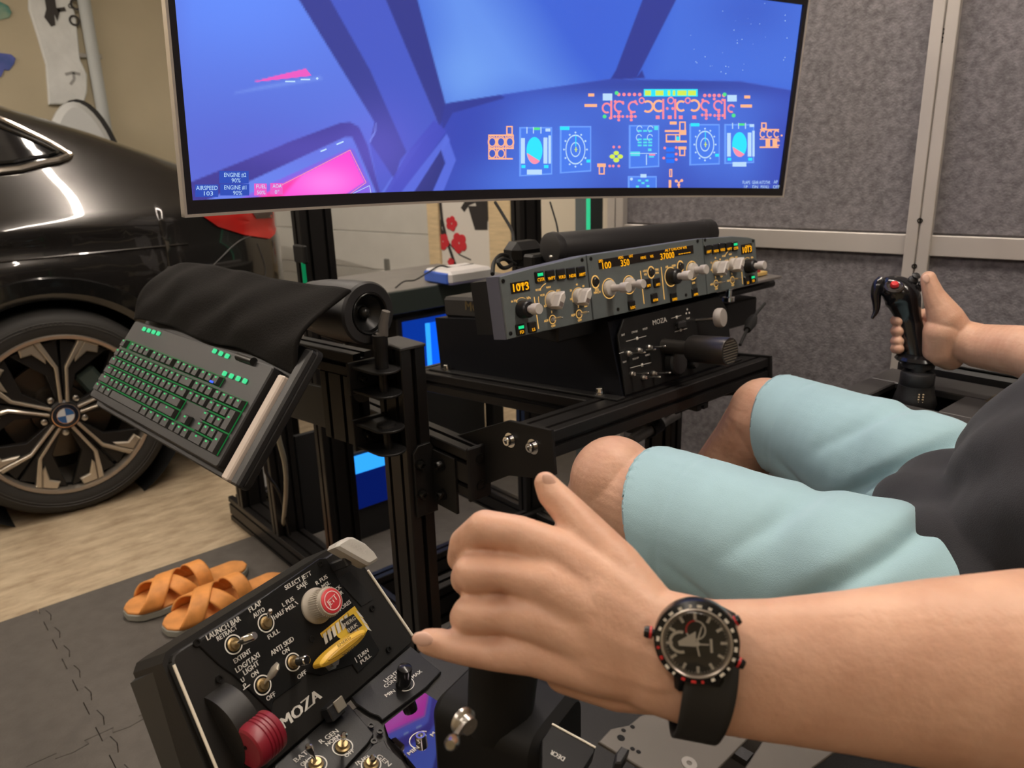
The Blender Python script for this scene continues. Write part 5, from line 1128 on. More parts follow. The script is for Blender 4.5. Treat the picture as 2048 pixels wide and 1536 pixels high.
MB().tube(sm([J(x, y, JD + .012) for x, y, r in tq], 4), [q[0] for q in sm([(r * k, 0, 0) for x, y, r in tq], 4)], 14).build('trigger', GRP, jo, 60)
hd = J(1789, 571, JD - .022); nn = nrm(ORI - hd) * .6 + V(0, 0, .8); MB().lathe(hd - nrm(nn) * .004, nn, [(.0145, 0), (.0145, .003), (.012, .005), (.010, .003)], 24).build('button_bezel', mat('bezel_dark', (.03, .025, .022), .25), jo)
MB().lathe(hd, nn, [(.0065, 0), (.0065, .003), (.005, .0055), (.0001, .006)], 20, False).build('red_button', mat('button_red', (.55, .015, .02), .3), jo)
for q, r in (((1822, 566), .008), ((1832, 582), .0065)): MB().lathe(J(*q, JD - .005), V(-.2, -.5, .8), [(r, 0), (r, .008), (r * .6, .012), (r * .9, .016), (r * .5, .019)], 14).build('hat_switch', PLA, jo)
# ================================================================ throttle console at the driver's left
TY, TT = .32536, 1.04929
def yawframe(o, yaw, tilt): return Frame(o, (math.cos(yaw), math.sin(yaw), 0), (-math.sin(yaw) * math.cos(tilt), math.cos(yaw) * math.cos(tilt), math.sin(tilt)))
TO = V(.12427, .44808, .71655)
TP = yawframe(TO, TY, TT); LP = yawframe(TO + V(0, 0, -.004), TY - .02, math.radians(11))
tp = thing('takeoff_panel', 'black takeoff and landing switch panel with red jettison knob and yellow handle', 'control panel', tuple(TP.p(.09, .0, -.06)))
def tu(q, h=0): return TP.uv(q[0], q[1], h)
def polyc(F, pts, h=0): return [F.uv(x, y, h) for x, y in pts]
CASE = mat('case_black_metal', (.014, .013, .012), .42, spec=.3, bump=(700, .06)); FACE = mat('face_black', (.008, .008, .008), .35, spec=.25, bump=(900, .05)); EDGE = mat('edge_highlight', (.80, .74, .62), .45)  # EDGE is a pale colour standing in for highlights along panel edges
PM = [(345, 1322), (349, 1309), (362, 1299), (680, 1097), (694, 1091), (706, 1096), (735, 1140), (824, 1273), (823, 1287), (538, 1536), (463, 1601), (432, 1536)]
mbp = polyc(TP, PM)
MB(TP).prism(mbp, -.006, 0, .0012).build('top_plate', CASE, tp)
MB(TP).prism([(u + (.0 if True else 0), v) for u, v in offset(mbp, -.004)], -.05, -.006).build('box', CASE, tp)
# left side wall with a painted edge highlight and screws
mb = MB(TP); L0, L1 = tu((345, 1326)), tu((463, 1601)); mb.add([(L0[0], L0[1], -.001), (L1[0], L1[1], -.001), (L1[0] - .008, L1[1], -.06), (L0[0] - .008, L0[1] - .002, -.05), (L0[0] + .003, L0[1], -.001), (L1[0] + .003, L1[1], -.001), (L1[0] + .003, L1[1], -.06), (L0[0] + .003, L0[1], -.05)], [(0, 1, 2, 3), (4, 7, 6, 5), (0, 4, 5, 1), (3, 2, 6, 7), (0, 3, 7, 4), (1, 5, 6, 2)]); sw = mb.build('side_wall', mat('side_grey', (.028, .030, .032), .4), tp)
MB(TP).tube([(*tu((347, 1330)), .0004), (*tu((432, 1536)), .0004), (*tu((463, 1601)), .0004)], .0011, 8).build('edge_glint', EDGE, tp)
MB(TP).tube([(*tu((735, 1141)), .0004), (*tu((824, 1271)), .0004)], .0012, 8).build('edge_glint', EDGE, tp)  # light catching the plate's edges, put in as pale tubes
FPp = [(396, 1292), (402, 1280), (636, 1118), (650, 1117), (658, 1128), (757, 1300), (752, 1310), (715, 1347), (703, 1330), (640, 1352), (604, 1345), (600, 1362), (545, 1402), (541, 1424), (490, 1374), (466, 1352), (436, 1330)]
MB(TP).prism(polyc(TP, FPp), 0, .0016, .0005).build('face_panel', FACE, tp)
tt = MB(TP)
def tl(F, mb, s, a, b, hp, z=.0022, bold=.00012):
    """lettering running from pixel a to pixel b on frame F; hp = cap height in metres"""
    A = F.uv(*a); B = F.uv(*b); ang = math.atan2(B[1] - A[1], B[0] - A[0]); mb.text(s, (A[0] + B[0]) / 2, (A[1] + B[1]) / 2, hp * 1.12, z, ang, math.hypot(B[0] - A[0], B[1] - A[1]), bold)
for s, a, b, h in (('SELECT JETT', (567, 1178), (619, 1147), .0046), ('SAFE', (591, 1178), (611, 1166), .0042), ('R FUS', (629, 1169), (651, 1154), .0042), ('MSL', (641, 1176), (656, 1166), .0042), ('RACK', (658, 1190), (678, 1174), .0042), ('LCHR', (662, 1200), (682, 1185), .0042), ('STORES', (671, 1224), (698, 1204), .0042), ('L FUS', (562, 1212), (584, 1198), .0042), ('MSL', (569, 1222), (586, 1211), .0042),
                   ('FLAP', (495, 1223), (519, 1206), .0048), ('AUTO', (504, 1234), (526, 1219), .0044), ('HALF', (545, 1237), (565, 1223), .0044), ('FULL', (533, 1277), (555, 1262), .0044), ('LAUNCH BAR', (410, 1278), (477, 1238), .0050), ('RETRACT', (431, 1280), (470, 1255), .0044), ('EXTENT', (465, 1325), (498, 1302), .0044), ('ANTI SKID', (539, 1309), (584, 1278), .0048), ('ON', (562, 1308), (575, 1299), .0042), ('OFF', (592, 1357), (609, 1344), .0042),
                   ('LDG/TAXI', (469, 1343), (515, 1310), .0048), ('LIGHT', (484, 1348), (514, 1326), .0048), ('ON', (500, 1354), (513, 1344), .0042), ('OFF', (530, 1400), (547, 1388), .0044), ('TURN', (713, 1317), (733, 1301), .0042), ('PULL', (718, 1327), (738, 1311), .0042), ('U', (480, 1363), (485, 1359), .004), ('P', (484, 1375), (489, 1371), .004)): tl(TP, tt, s, a, b, h)
tl(TP, tt, 'MOZA', (562, 1451), (638, 1388), .0105, .0006, .0006)
for x, y, r in ((529, 1247, .0071), (464, 1290, .0071), (583, 1325, .0069), (522, 1371, .0072)): u, v = tu((x, y)); tt.ring(u, v, r - .0009, r, .0022, n=40)
for a, b in (((606, 1171), (608, 1177)), ((586, 1204), (593, 1209)), ((706, 1316), (711, 1326)), ((483, 1381), (497, 1370))): tt.line(tu(a), tu(b), .0007, .0022)
o = tt.build('panel_lettering', WHT, tp, None); o['kind'] = 'stuff'; o['label'] = 'white lettering and switch rings'
BRS = mat('brass_nut', (.38, .28, .14), .35, metal=.9)
def tswitch(q, e, rl, L, shape='cyl'):
    u, v = tu(q); o = MB(TP).lathe((u, v, .0016), (0, 0, 1), [(.0050, 0), (.0050, .0012), (.0036, .0016), (.0034, .0035), (.0001, .0035)], 20, False).build('toggle_switch', BRS, tp)
    s = Vector((u, v, .003)); eu, ev = tu(e, L); t_ = Vector((eu, ev, L)); d = t_ - s
    if shape == 'cyl': MB(TP).lathe(s, d, [(.0011, 0), (.0012, d.length * .35), (rl, d.length * .4), (rl, d.length * .96), (rl * .8, d.length), (.0001, d.length)], 20, False).build('lever', CHR, o)
    else: MB(TP).lathe(s, d, [(.0012, 0), (.0014, d.length * .25), (rl * .75, d.length * .4), (rl, d.length * .65), (rl * .8, d.length * .9), (.0001, d.length)], 20, False, 1, .45).build('lever', mat('silver_paddle', (.60, .56, .48), .35, metal=.7), o)
tswitch((529, 1247), (541, 1220), .0016, .015); tswitch((464, 1290), (510, 1271), .0030, .024); tswitch((583, 1325), (614, 1320), .0036, .020); tswitch((522, 1371), (558, 1328), .0046, .022, 'paddle')
# jettison knob
ju, jv = tu((630, 1213)); KN = mat('knob_grey', (.40, .36, .30), .5, noise=(60, .05))
jk = MB(TP).lathe((ju, jv, .0016), (0, 0, 1), [(.0142, 0), (.0145, .002), (.0135, .004), (.0122, .006), (.0112, .019), (.0108, .0205), (.0001, .0205)], 48, False).build('jettison_knob', KN, tp)
for i in range(40): a = 2 * PI * i / 40; MB(TP).box((ju + .0114 * math.cos(a), jv + .0114 * math.sin(a), .0135), (.0016, .0007, .011), Matrix.Rotation(a, 3, 'Z')).build('knurl', KN, jk)
MB(TP).lathe((ju, jv, .0215), (0, 0, 1), [(.0098, 0), (.0098, .0012), (.0092, .0016), (.0001, .0016)], 40, False).build('red_cap', mat('cap_red', (.55, .035, .045), .4), jk)
m_ = MB(TP); m_.ring(ju, jv, .0070, .0077, .0236, n=40).text('JETT', ju, jv, .0068, .0236, .15, .0105, .00015); m_.build('cap_lettering', mat('cap_white', (.75, .62, .58), .5), jk, None)
# hazard stripes and yellow park-brake handle
HZ = [(637, 1268), (706, 1213), (735, 1255), (728, 1268), (700, 1290), (674, 1276), (661, 1262), (642, 1277)]
mb = MB(TP); mb.mat(0).sheet(polyc(TP, HZ), .0021)
YL = mat('hazard_yellow', (.70, .46, .04), .5); HW = mat('hazard_white', (.60, .57, .50), .5); HB = mat('hazard_black', (.01, .01, .01), .5)
for k in range(7):
    t0 = k / 7 * .9; a = np.array((640, 1268)) * (1 - t0) + np.array((706, 1213)) * t0
    if k < 6: mb.mat(1).sheet(polyc(TP, [(a[0] + 2, a[1] + 2), (a[0] + 8, a[1] - 3), (a[0] + 13, a[1] + 17), (a[0] + 8, a[1] + 22)]), .0023)
    mb.mat(2).line(TP.uv(a[0] + 1, a[1] + 1), TP.uv(a[0] + 7, a[1] + 22), .0004, .0024)
for k in range(3): a = np.array((708, 1222)) + k * np.array((8, 13)); mb.mat(1).sheet(polyc(TP, [a, a + (6, 3), a + (16, 15), a + (8, 12)]), .0023)
mb.mat(2).sheet(polyc(TP, [(678, 1244), (703, 1229), (721, 1252), (697, 1268)]), .0026); mb.mat(1)
tl(TP, mb, 'EMERG', (681, 1255), (706, 1237), .0040, .0029); tl(TP, mb, 'BRK', (691, 1264), (711, 1250), .0040, .0029); tl(TP, mb, 'PULL', (697, 1273), (717, 1259), .0040, .0029)
mb.build('hazard_label', [YL, HW, HB], tp, None)
YH = mat('handle_yellow', (.66, .40, .035), .4)
h0, h1 = tu((645, 1326), .018), tu((722, 1268), .018); ha = math.atan2(h1[1] - h0[1], h1[0] - h0[0]); hl = math.hypot(h1[0] - h0[0], h1[1] - h0[1]); HM = TP.M @ Matrix.Translation(((h0[0] + h1[0]) / 2, (h0[1] + h1[1]) / 2, 0)) @ Matrix.Rotation(ha, 4, 'Z')
def stadium(a, b): return [(a / 2 * math.cos(t) + (a * .0), b / 2 * (abs(math.sin(t)) ** .8) * (1 if math.sin(t) >= 0 else -1)) for t in np.linspace(0, 2 * PI, 33)[:-1]]
yh = MB(HM).prism(stadium(hl + .008, .0105), .008, .022, .0025, True).build('park_brake_handle', YH, tp)
MB(HM).prism(stadium(hl - .004, .0045), .0222, .0232, .0008).build('handle_groove', mat('handle_dark_yellow', (.42, .24, .02), .45), yh)
MB(HM).text('EMERG', .001, .0042, .0034, .0222, 0, .014).text('PARK', .001, -.0042, .0034, .0222, PI, .014).build('handle_text', HB, yh, None)
u, v = tu((655, 1325)); MB(TP).lathe((u, v, .0), (0, 0, 1), [(.0072, 0), (.0072, .004), (.0045, .005), (.0045, .010)], 6).build('hex_nut', STE, yh)
# right slot with pale arresting hook handle
MB(TP).prism(polyc(TP, [(672, 1160), (698, 1143), (745, 1198), (722, 1213)]), .0003, .0012).build('hook_slot', mat('slot_black', (.003, .003, .003), .9), tp)
HH = .030; P = polyc(TP, [(673, 1094), (677, 1085), (698, 1073), (708, 1073), (733, 1086), (751, 1103), (759, 1116), (756, 1121), (741, 1130), (735, 1129)], HH)
HG = mat('handle_pale_grey', (.42, .40, .36), .45)
hk = MB(TP).prism(P, HH - .015, HH, .0022, True).build('hook_handle', HG, tp)
c = P[4]; m = ((P[0][0] + P[8][0]) / 2, (P[0][1] + P[8][1]) / 2)
MB(TP).box((m[0] + .0, m[1] - .002, HH - .020), (.006, .008, .022), None, .001).build('hook_stem', PLA, hk); tl(TP, MB(TP), 'HOOK', (697, 1085), (733, 1104), .004) 
mh = MB(TP); A = TP.uv(697, 1086, HH); B = TP.uv(735, 1106, HH); mh.text('HOOK', (A[0] + B[0]) / 2, (A[1] + B[1]) / 2, .0058, HH + .0002, math.atan2(B[1] - A[1], B[0] - A[0]), None, .0001); mh.build('hook_lettering', mat('engraved_pale', (.50, .48, .44), .5), hk, None)
# left slot, gear wheel and red knob
MB(TP).prism(polyc(TP, [(422, 1388), (466, 1369), (500, 1440), (470, 1485), (458, 1470)]), .0003, .0012).build('gear_slot', mat('slot_black', (.003, .003, .003), .9), tp)
wu, wv = tu((468, 1450)); MB(TP).cyl((wu - .010, wv, -.010), (wu + .008, wv, -.010), .030, n=48).build('gear_quadrant', CASE, tp)
RD = mat('gear_red', (.20, .008, .020), .38, bump=(300, .05))
ku, kv = tu((522, 1476), .018); rk = MB(TP).lathe((ku - .013, kv, .018), (1, 0, 0), [(.0001, 0), (.0135, 0), (.0150, .0012), (.0158, .0050), (.0158, .0085), (.0150, .009), (.0158, .0095), (.0158, .0115), (.0150, .012), (.0158, .0125), (.0158, .0145), (.0150, .015), (.0158, .0155), (.0158, .0175), (.0150, .018), (.0158, .0185), (.0152, .0225), (.0140, .0235), (.0001, .0235)], 48, False).build('gear_knob', RD, tp)
MB(TP).cyl((wu, wv, .006), (ku - .006, kv, .018), .0035, n=12).build('gear_stem', PLA, rk); MB(TP).lathe((ku - .0132, kv + .002, .019), (-1, 0, 0), [(.0016, 0), (.0016, .0006), (.0008, .0006), (.0008, 0)], 10, False).build('knob_screw', SCR, rk)
u, v = tu((661, 1415)); MB(TP).box((u - .002, v - .002, .004), (.014, .012, .010), None, .001).build('rocker_switch', PLA, tp); MB(TP).box((u + .002, v, .0098), (.0095, .0095, .002), None, .0005).build('rocker_cap', mat('satin_cap', (.30, .27, .22), .4, metal=.4), tp)
for q in ((392, 1286), (638, 1128), (622, 1279), (743, 1217), (437, 1358), (776, 1299)): u, v = tu(q); MB(TP).lathe((u, v, .0006), (0, 0, 1), [(.0028, 0), (.0028, .0016), (.0016, .0016), (.0015, .0004), (.0001, .0004)], 14, False).build('screw', SCR, tp)
# ---- throttle base below it
th = thing('throttle_base', 'black throttle quadrant base with lever switches under the driver hand', 'control panel', tuple(LP.p(.15, -.12, -.09)))
MB(LP).prism(rrect(-.005, .30, -.26, -.003, .006), -.085, -.0025, .002, True).build('body', CASE, th)
PLATES = {'switch_plate': [(548, 1533), (684, 1412), (697, 1410), (747, 1470), (736, 1488), (692, 1536), (620, 1600), (560, 1620)], 'dimmer_plate': [(702, 1396), (821, 1294), (882, 1345), (852, 1377), (765, 1442), (757, 1434), (740, 1428), (712, 1409)], 'gloss_plate': [(768, 1450), (850, 1386), (900, 1418), (960, 1500), (930, 1620), (880, 1600), (800, 1500), (776, 1476)], 'inflight_plate': [(748, 1490), (768, 1482), (775, 1497), (860, 1570), (840, 1640), (700, 1640), (660, 1580)]}
GLOSS2 = mat('mirror_black', (.30, .28, .32), .03, metal=1)
_g = LP.uv(795, 1435); gq = LP.p(*_g); gu_, gw_ = on_screen(640, 362); gm = mon((gu_, gw_, SH))
gn = nrm(nrm(ORI - gq) + nrm(gm - gq)); GU = nrm(LP.u - gn * LP.u.dot(gn)); GF_ = Frame(gq, GU, np.cross(gn, GU))   # the glossy plate lies flatter: it mirrors the screen
for n_, q in PLATES.items():
    if n_ == 'gloss_plate': MB(GF_).prism(polyc(GF_, q), -.012, .0008, .0006).build(n_, GLOSS2, th)
    else: MB(LP).prism(polyc(LP, q), -.0025, .0012, .0006).build(n_, FACE, th)
m_ = MB(LP)
for s, a, b, h in (('R GEN', (640, 1488), (675, 1464), .0052), ('NORM', (653, 1493), (679, 1474), .0046), ('OFF', (690, 1516), (707, 1503), .0046), ('BAT', (589, 1526), (614, 1507), .0052), ('ON', (603, 1534), (614, 1525), .0046), ('LIGHT', (769, 1366), (795, 1347), .0046), ('CONT', (769, 1377), (795, 1358), .0046), ('MIN', (771, 1395), (789, 1384), .0042), ('MAX', (824, 1358), (842, 1345), .0042), ('INFL', (712, 1532), (742, 1514), .0046), ('GEN', (755, 1514), (780, 1534), .0046)): tl(LP, m_, s, a, b, h, .0016)
for x, y, r in ((685, 1497, .0078), (632, 1532, .0080), (742, 1532, .0075)): u, v = LP.uv(x, y); m_.ring(u, v, r - .0009, r, .0016, n=36)
u, v = LP.uv(808, 1370); m_.ring(u, v, .0078, .0085, .0016, -PI * .85, 0, 20)
m2 = MB(GF_); u, v = GF_.uv(843, 1482); m2.ring(u, v, .0085, .0093, .0012, .2, PI * 1.05, 20); tl(GF_, m2, 'MAX', (863, 1474), (885, 1455), .0048, .0012); tl(GF_, m2, 'MIN', (817, 1511), (837, 1496), .0048, .0012); m2.build('plate_lettering', WHT, th, None)
o = m_.build('base_lettering', WHT, th, None); o['kind'] = 'stuff'
def lsw(q, e, L=.022):
    u, v = LP.uv(*q); o = MB(LP).lathe((u, v, .0012), (0, 0, 1), [(.0055, 0), (.0055, .0014), (.004, .002), (.0036, .004), (.0001, .004)], 20, False).build('toggle_switch', BRS, th); s = Vector((u, v, .003)); eu, ev = LP.uv(*e, L); d = Vector((eu, ev, L)) - s
    MB(LP).lathe(s, d, [(.0012, 0), (.0015, d.length * .5), (.0026, d.length * .8), (.0026, d.length * .94), (.0014, d.length), (.0001, d.length)], 14, False).build('lever', CHR, o)
lsw((685, 1497), (688, 1468)); lsw((632, 1532), (616, 1490)); lsw((742, 1532), (746, 1516))
u, v = LP.uv(806, 1372); MB(LP).lathe((u, v, .0012), (0, 0, 1), [(.0062, 0), (.0062, .016), (.0058, .0185), (.004, .0195), (.0001, .0198)], 28, False).build('dimmer_knob', mat('knob_black_gloss', (.010, .010, .011), .22), th)
u, v = GF_.uv(843, 1484); MB(GF_).lathe((u, v, .0006), (0, 0, 1), [(.0044, 0), (.0044, .005), (.0036, .006), (.0022, .006), (.002, .004), (.0001, .004)], 24, False).build('dimmer_shaft', CHR, th)
for q in ((690, 1432), (742, 1452), (760, 1464), (748, 1484), (766, 1498)): u, v = LP.uv(*q); MB(LP).lathe((u, v, .0), (0, 0, 1), [(.0026, 0), (.0026, .0012), (.0014, .0012), (.0013, .0002), (.0001, .0002)], 12, False).build('screw', SCR, th)
# drum and lever head the hand rests on
dc = pD(1000, 1500, .53); DF = Frame(dc, LP.u, (0, 0, 1))
MB(DF).prism(rrect(-.020, .050, -.10, .036, .016, 6), -.045, .040, .006, True).build('lever_block', mat('matt_drum', (.005, .005, .005), .6, spec=.25), th)
tq = DF.uv(924, 1440, .040); o = MB(DF).lathe((*tq, .040), (-.3, .0, 1), [(.0072, 0), (.0072, .002), (.0052, .003), (.0046, .007), (.0001, .007)], 24, False).build('toggle_switch', STE, th)
e = DF.uv(901, 1490, .062); d = Vector((e[0] - tq[0], e[1] - tq[1], .020)); MB(DF).lathe((*tq, .042), d, [(.0018, 0), (.0020, d.length * .7), (.0034, d.length * .84), (.0034, d.length * .95), (.0022, d.length), (.0001, d.length)], 16, False).build('lever', CHR, o)
gr0 = pD(1000, 1200, .475); MB().tube([dc + V(0, 0, .02), pD(1010, 1300, .51), pD(990, 1180, .505), pD(985, 1120, .50)], [.022, .024, .024, .02], 20).build('throttle_grip', mat('matt_drum', (.005, .005, .005), .6, spec=.25), th)
MB().span(TP.o[0] + .06, TP.o[0] + .16, TP.o[1] - .10, TP.o[1] + .0, .0, .60, .003).build('pedestal', ALU, th)
# grey mounting plates and their edge panel at the right of the throttle
PLo = pD(1360, 1490, .50); PLF = Frame(PLo, LP.u, LP.v)
mp_ = thing('mounting_plate', 'grey drilled steel plate under the driver forearm', 'plate', tuple(PLo - V(0, 0, .01)))
GP = mat('grey_steel_plate', (.12, .108, .095), .42, metal=.3, noise=(30, .06))
MB(PLF).prism(polyc(PLF, [(1197, 1483), (1222, 1457), (1258, 1450), (1281, 1431), (1480, 1380), (1560, 1430), (1500, 1473), (1438, 1536), (1400, 1600), (1300, 1545)]), -.003, 0, .0006, True).build('plate', GP, mp_)
MB(PLF).prism(polyc(PLF, [(1528, 1478), (1580, 1440), (1700, 1480), (1625, 1536), (1600, 1600), (1450, 1600), (1490, 1536)]), -.003, 0, .0006, True).build('plate', GP, mp_)
MB(PLF).prism(polyc(PLF, [(1462, 1500), (1476, 1486), (1508, 1504), (1494, 1520)]), -.006, -.001).build('slot_block', PLA, mp_)
for x, y, r in ((1242, 1476, .0026), (1247, 1461, .0016), (1265, 1454, .0016), (1265, 1498, .0016), (1277, 1504, .0016)): u, v = PLF.uv(x, y); MB(PLF).lathe((u, v, .00015), (0, 0, 1), [(r, 0), (.0001, .0002)], 20, False).build('hole', mat('hole_black', (.002, .002, .002), .9), mp_)
for x, y in ((1424, 1468), (1378, 1527)): u, v = PLF.uv(x, y); MB(PLF).lathe((u, v, 0), (0, 0, 1), [(.0052, 0), (.0050, .0005), (.0018, .0005), (.0016, -.001), (.0001, -.001)], 20, False).build('screw', STE, mp_)
MB(PLF).prism(polyc(PLF, [(1085, 1600), (1085, 1470), (1106, 1440), (1193, 1486), (1190, 1497), (1150, 1560)]), -.012, -.004, .0006).build('edge_panel', FACE, mp_)
MB(PLF).tube([(*PLF.uv(1106, 1440), -.0035), (*PLF.uv(1193, 1487), -.0035)], .0007, 6).build('edge_glint_line', EDGE, mp_)  # highlight along the panel's edge, painted as a thin pale tube
m_ = MB(PLF); tl(PLF, m_, 'DECR', (1131, 1510), (1104, 1495), .0045, -.0036); m_.build('edge_lettering', WHT, mp_, None)
MB(PLF).prism(polyc(PLF, [(1228, 1520), (1240, 1505), (1256, 1512), (1240, 1540), (1226, 1540)]), -.004, .006, .001).build('lug', PLA, mp_)
MB().span(PLo[0] - .03, PLo[0] + .02, PLo[1] - .03, PLo[1] + .03, 0, PLo[2] - .03, .003).build('support', ALU, mp_)
# blue-lit pedal tray glimpsed between panel and post
p = pZ(900, 1200, .12)
# ================================================================ the driver
SKIN = mat('skin', (.60, .335, .225), .46, noise=(34, .13, 7), bump=(260, .35, .0012), sss=.10, spec=.4, col2=(.64, .385, .27))
def remesh(mb, voxel, smooth, name):
    me = mb.mesh(name + '_raw', SKIN, None); ob = bpy.data.objects.new(name + '_raw', me); COL.objects.link(ob)
    r = ob.modifiers.new('r', 'REMESH'); r.mode = 'VOXEL'; r.voxel_size = voxel; r.adaptivity = 0
    s = ob.modifiers.new('s', 'SMOOTH'); s.factor = .5; s.iterations = smooth
    dg = bpy.context.evaluated_depsgraph_get(); out = bpy.data.meshes.new_from_object(ob.evaluated_get(dg)); bpy.data.objects.remove(ob); bpy.data.meshes.remove(me); return out
def chain(mb, pts, n=14):
    """pts: (x, y, z, r) world; tapered capsules"""
    for p, q in zip(pts, pts[1:]):
        a, b = np.array(p[:3]), np.array(q[:3]); L = np.linalg.norm(b - a); m = max(2, int(L / (min(p[3], q[3]) * .22)))
        for i in range(m + 1):
            t = i / m; c = a * (1 - t) + b * t; rr_ = p[3] * (1 - t) + q[3] * t; k_ = n if rr_ < .022 else max(n, 30); mb.sph(tuple(c), rr_, None, k_, max(6, k_ // 2 + 1))
def K(*pts): return [(*pD(x, y, d), r * d / FOC) for x, y, d, r in pts]
def Wd(*pts): return [tuple(p) for p in pts]
bd_ = MB()
# left forearm, wrist and hand (back of the hand towards the camera, thumb up)
EL = pD(2330, 1360, .41)
SHL, SHR = V(.665, -.10, 1.10), V(1.10, -.10, 1.10)
ARM = [(2320, 1362, .400, 232, .82), (2060, 1352, .392, 212, .80), (1880, 1346, .394, 187, .77), (1700, 1343, .398, 160, .72), (1550, 1340, .402, 142, .66), (1420, 1331, .405, 131, .60), (1320, 1303, .408, 124, .58)]
for p_, q_ in zip(ARM, ARM[1:]):
    for i in range(7):
        m5 = np.array(p_) * (1 - i / 6) + np.array(q_) * i / 6; c_ = pD(m5[0], m5[1], m5[2]); e_ = nrm(pD(q_[0], q_[1], q_[2]) - pD(p_[0], p_[1], p_[2])); v_ = ROT @ V(0, -1, 0); v_ = nrm(v_ - e_ * v_.dot(e_)); w_ = np.cross(e_, v_); rv = m5[3] * m5[2] / FOC
        bd_.sph(tuple(c_), (rv * .8, rv, rv * m5[4]), Matrix([[e_[k], v_[k], w_[k]] for k in range(3)]), 32, 18)
chain(bd_, [(*EL, .050), (*(EL * .5 + SHL * .5), .050), (*SHL, .058)])
FING = [((1325, 1262, .408, 70), (1215, 1172, .420, 62), (1128, 1112, .430, 50), (1040, 1068, .434, 37), (970, 1057, .440, 38), (930, 1086, .456, 32), (922, 1116, .474, 29)),
        ((1325, 1290, .406, 72), (1205, 1222, .416, 64), (1096, 1168, .423, 50), (1015, 1148, .430, 35), (944, 1146, .437, 39), (936, 1156, .462, 36), (962, 1164, .49, 30)),
        ((1325, 1318, .406, 72), (1205, 1282, .416, 64), (1080, 1236, .423, 51), (1010, 1230, .430, 35.5), (942, 1229, .437, 40), (934, 1236, .462, 36), (962, 1244, .49, 30)),
        ((1325, 1345, .408, 68), (1200, 1333, .418, 58), (1070, 1308, .427, 44), (990, 1309, .432, 33), (930, 1299, .435, 31.5), (880, 1287, .439, 30), (857, 1283, .442, 26))]
for f_ in FING: chain(bd_, K(*f_), 16)
for x_, y_ in ((1020, 1108), (1012, 1189), (1005, 1268)): chain(bd_, K((x_ + 60, y_, .436, 34), (x_ + 10, y_, .439, 30), (x_ - 25, y_ + 1, .4425, 28), (x_ - 60, y_ + 2, .450, 25)))
# tendon valleys on the back of the hand are shallow: fill between the metacarpals
for f_, g_ in zip(FING, FING[1:]):
    m3 = [tuple(.5 * (np.array(f_[i]) + np.array(g_[i]))) for i in range(3)]; e3 = m3[2]; m3[2] = (e3[0] + 42, e3[1] + 6, e3[2] + .0015, e3[3] - 2)
    chain(bd_, K(*[(q[0], q[1], q[2] - .0012, q[3]) for q in m3]))
    for w3 in (.25, .75):
        m4 = [tuple((1 - w3) * np.array(f_[i]) + w3 * np.array(g_[i])) for i in range(3)]; e3 = m4[2]; m4[2] = (e3[0] + 30, e3[1] + 4, e3[2] + .0008, e3[3] - 1); chain(bd_, K(*[(q[0], q[1], q[2] - .0006, q[3]) for q in m4]))
chain(bd_, K((1310, 1232, .412, 56), (1235, 1135, .425, 52), (1175, 1070, .436, 45), (1135, 1020, .443, 35), (1105, 988, .447, 31), (1091, 966, .449, 24)))
chain(bd_, K((1320, 1245, .411, 58), (1235, 1160, .423, 54), (1170, 1105, .433, 46)))
chain(bd_, K((1350, 1370, .41, 60), (1240, 1370, .425, 52), (1130, 1345, .435, 42)))
chain(bd_, K((1200, 1150, .44, 55), (1130, 1230, .445, 55), (1150, 1310, .442, 50)))
# legs
KL = pD(1232, 978, .98); KR = pD(1528, 842, 1.23)
HL, HR = V(.765, .06, .60), V(.985, .06, .60)
chain(bd_, [(*HL, .095), (*pD(1600, 1125, .83), .078), (*pD(1400, 1050, .91), .068), (*KL, .060), (*(KL + V(.01, .03, -.05)), .056), (KL[0] + .035, KL[1] + .11, KL[2] - .19, .056), (KL[0] + .06, KL[1] + .22, KL[2] - .37, .036), (KL[0] + .065, KL[1] + .245, KL[2] - .42, .036)])
chain(bd_, [(*HR, .095), (*pD(1850, 965, 1.02), .080), (*pD(1660, 890, 1.14), .070), (*KR, .060), (*(KR + V(.0, .03, -.05)), .056), (KR[0] - .005, KR[1] + .11, KR[2] - .19, .056), (KR[0] + .0, KR[1] + .22, KR[2] - .37, .036), (KR[0] + .0, KR[1] + .245, KR[2] - .42, .036)])
bd_.sph(tuple(KL + V(-.004, -.0, .012)), (.056, .056, .058), None, 32, 20); bd_.sph(tuple(KR + V(0, 0, .012)), (.056, .056, .058), None, 32, 20)
for kx in ((KL[0] + .065, KL[1] + .245, KL[2] - .42), (KR[0], KR[1] + .245, KR[2] - .42)): chain(bd_, [(*kx, .036), (kx[0], kx[1] + .05, kx[2] + .00, .036), (kx[0], kx[1] + .13, kx[2] + .07, .026)])
# torso, neck and head (mostly out of frame)
for c, r in (((.875, .07, .62), (.17, .12, .12)), ((.88, .09, .80), (.165, .125, .16)), ((.88, .0, .98), (.17, .11, .15)), ((.88, -.07, 1.09), (.20, .085, .07)), ((.88, -.06, 1.20), (.055, .055, .08)), ((.88, -.04, 1.35), (.077, .097, .125)), ((.88, .005, 1.29), (.058, .062, .065))): bd_.sph(c, r, None, 28, 18)
for s in (-1, 1): bd_.sph((.88 + s * .079, -.045, 1.345), (.012, .022, .033)); bd_.sph((.88 + s * .034, .046, 1.365), (.018, .012, .010))
bd_.tube([(.88, .050, 1.375), (.88, .062, 1.345), (.88, .070, 1.318)], [.008, .012, .015], 12); bd_.sph((.88, .050, 1.282), (.026, .014, .008)); bd_.sph((.88, .045, 1.245), (.025, .02, .018))
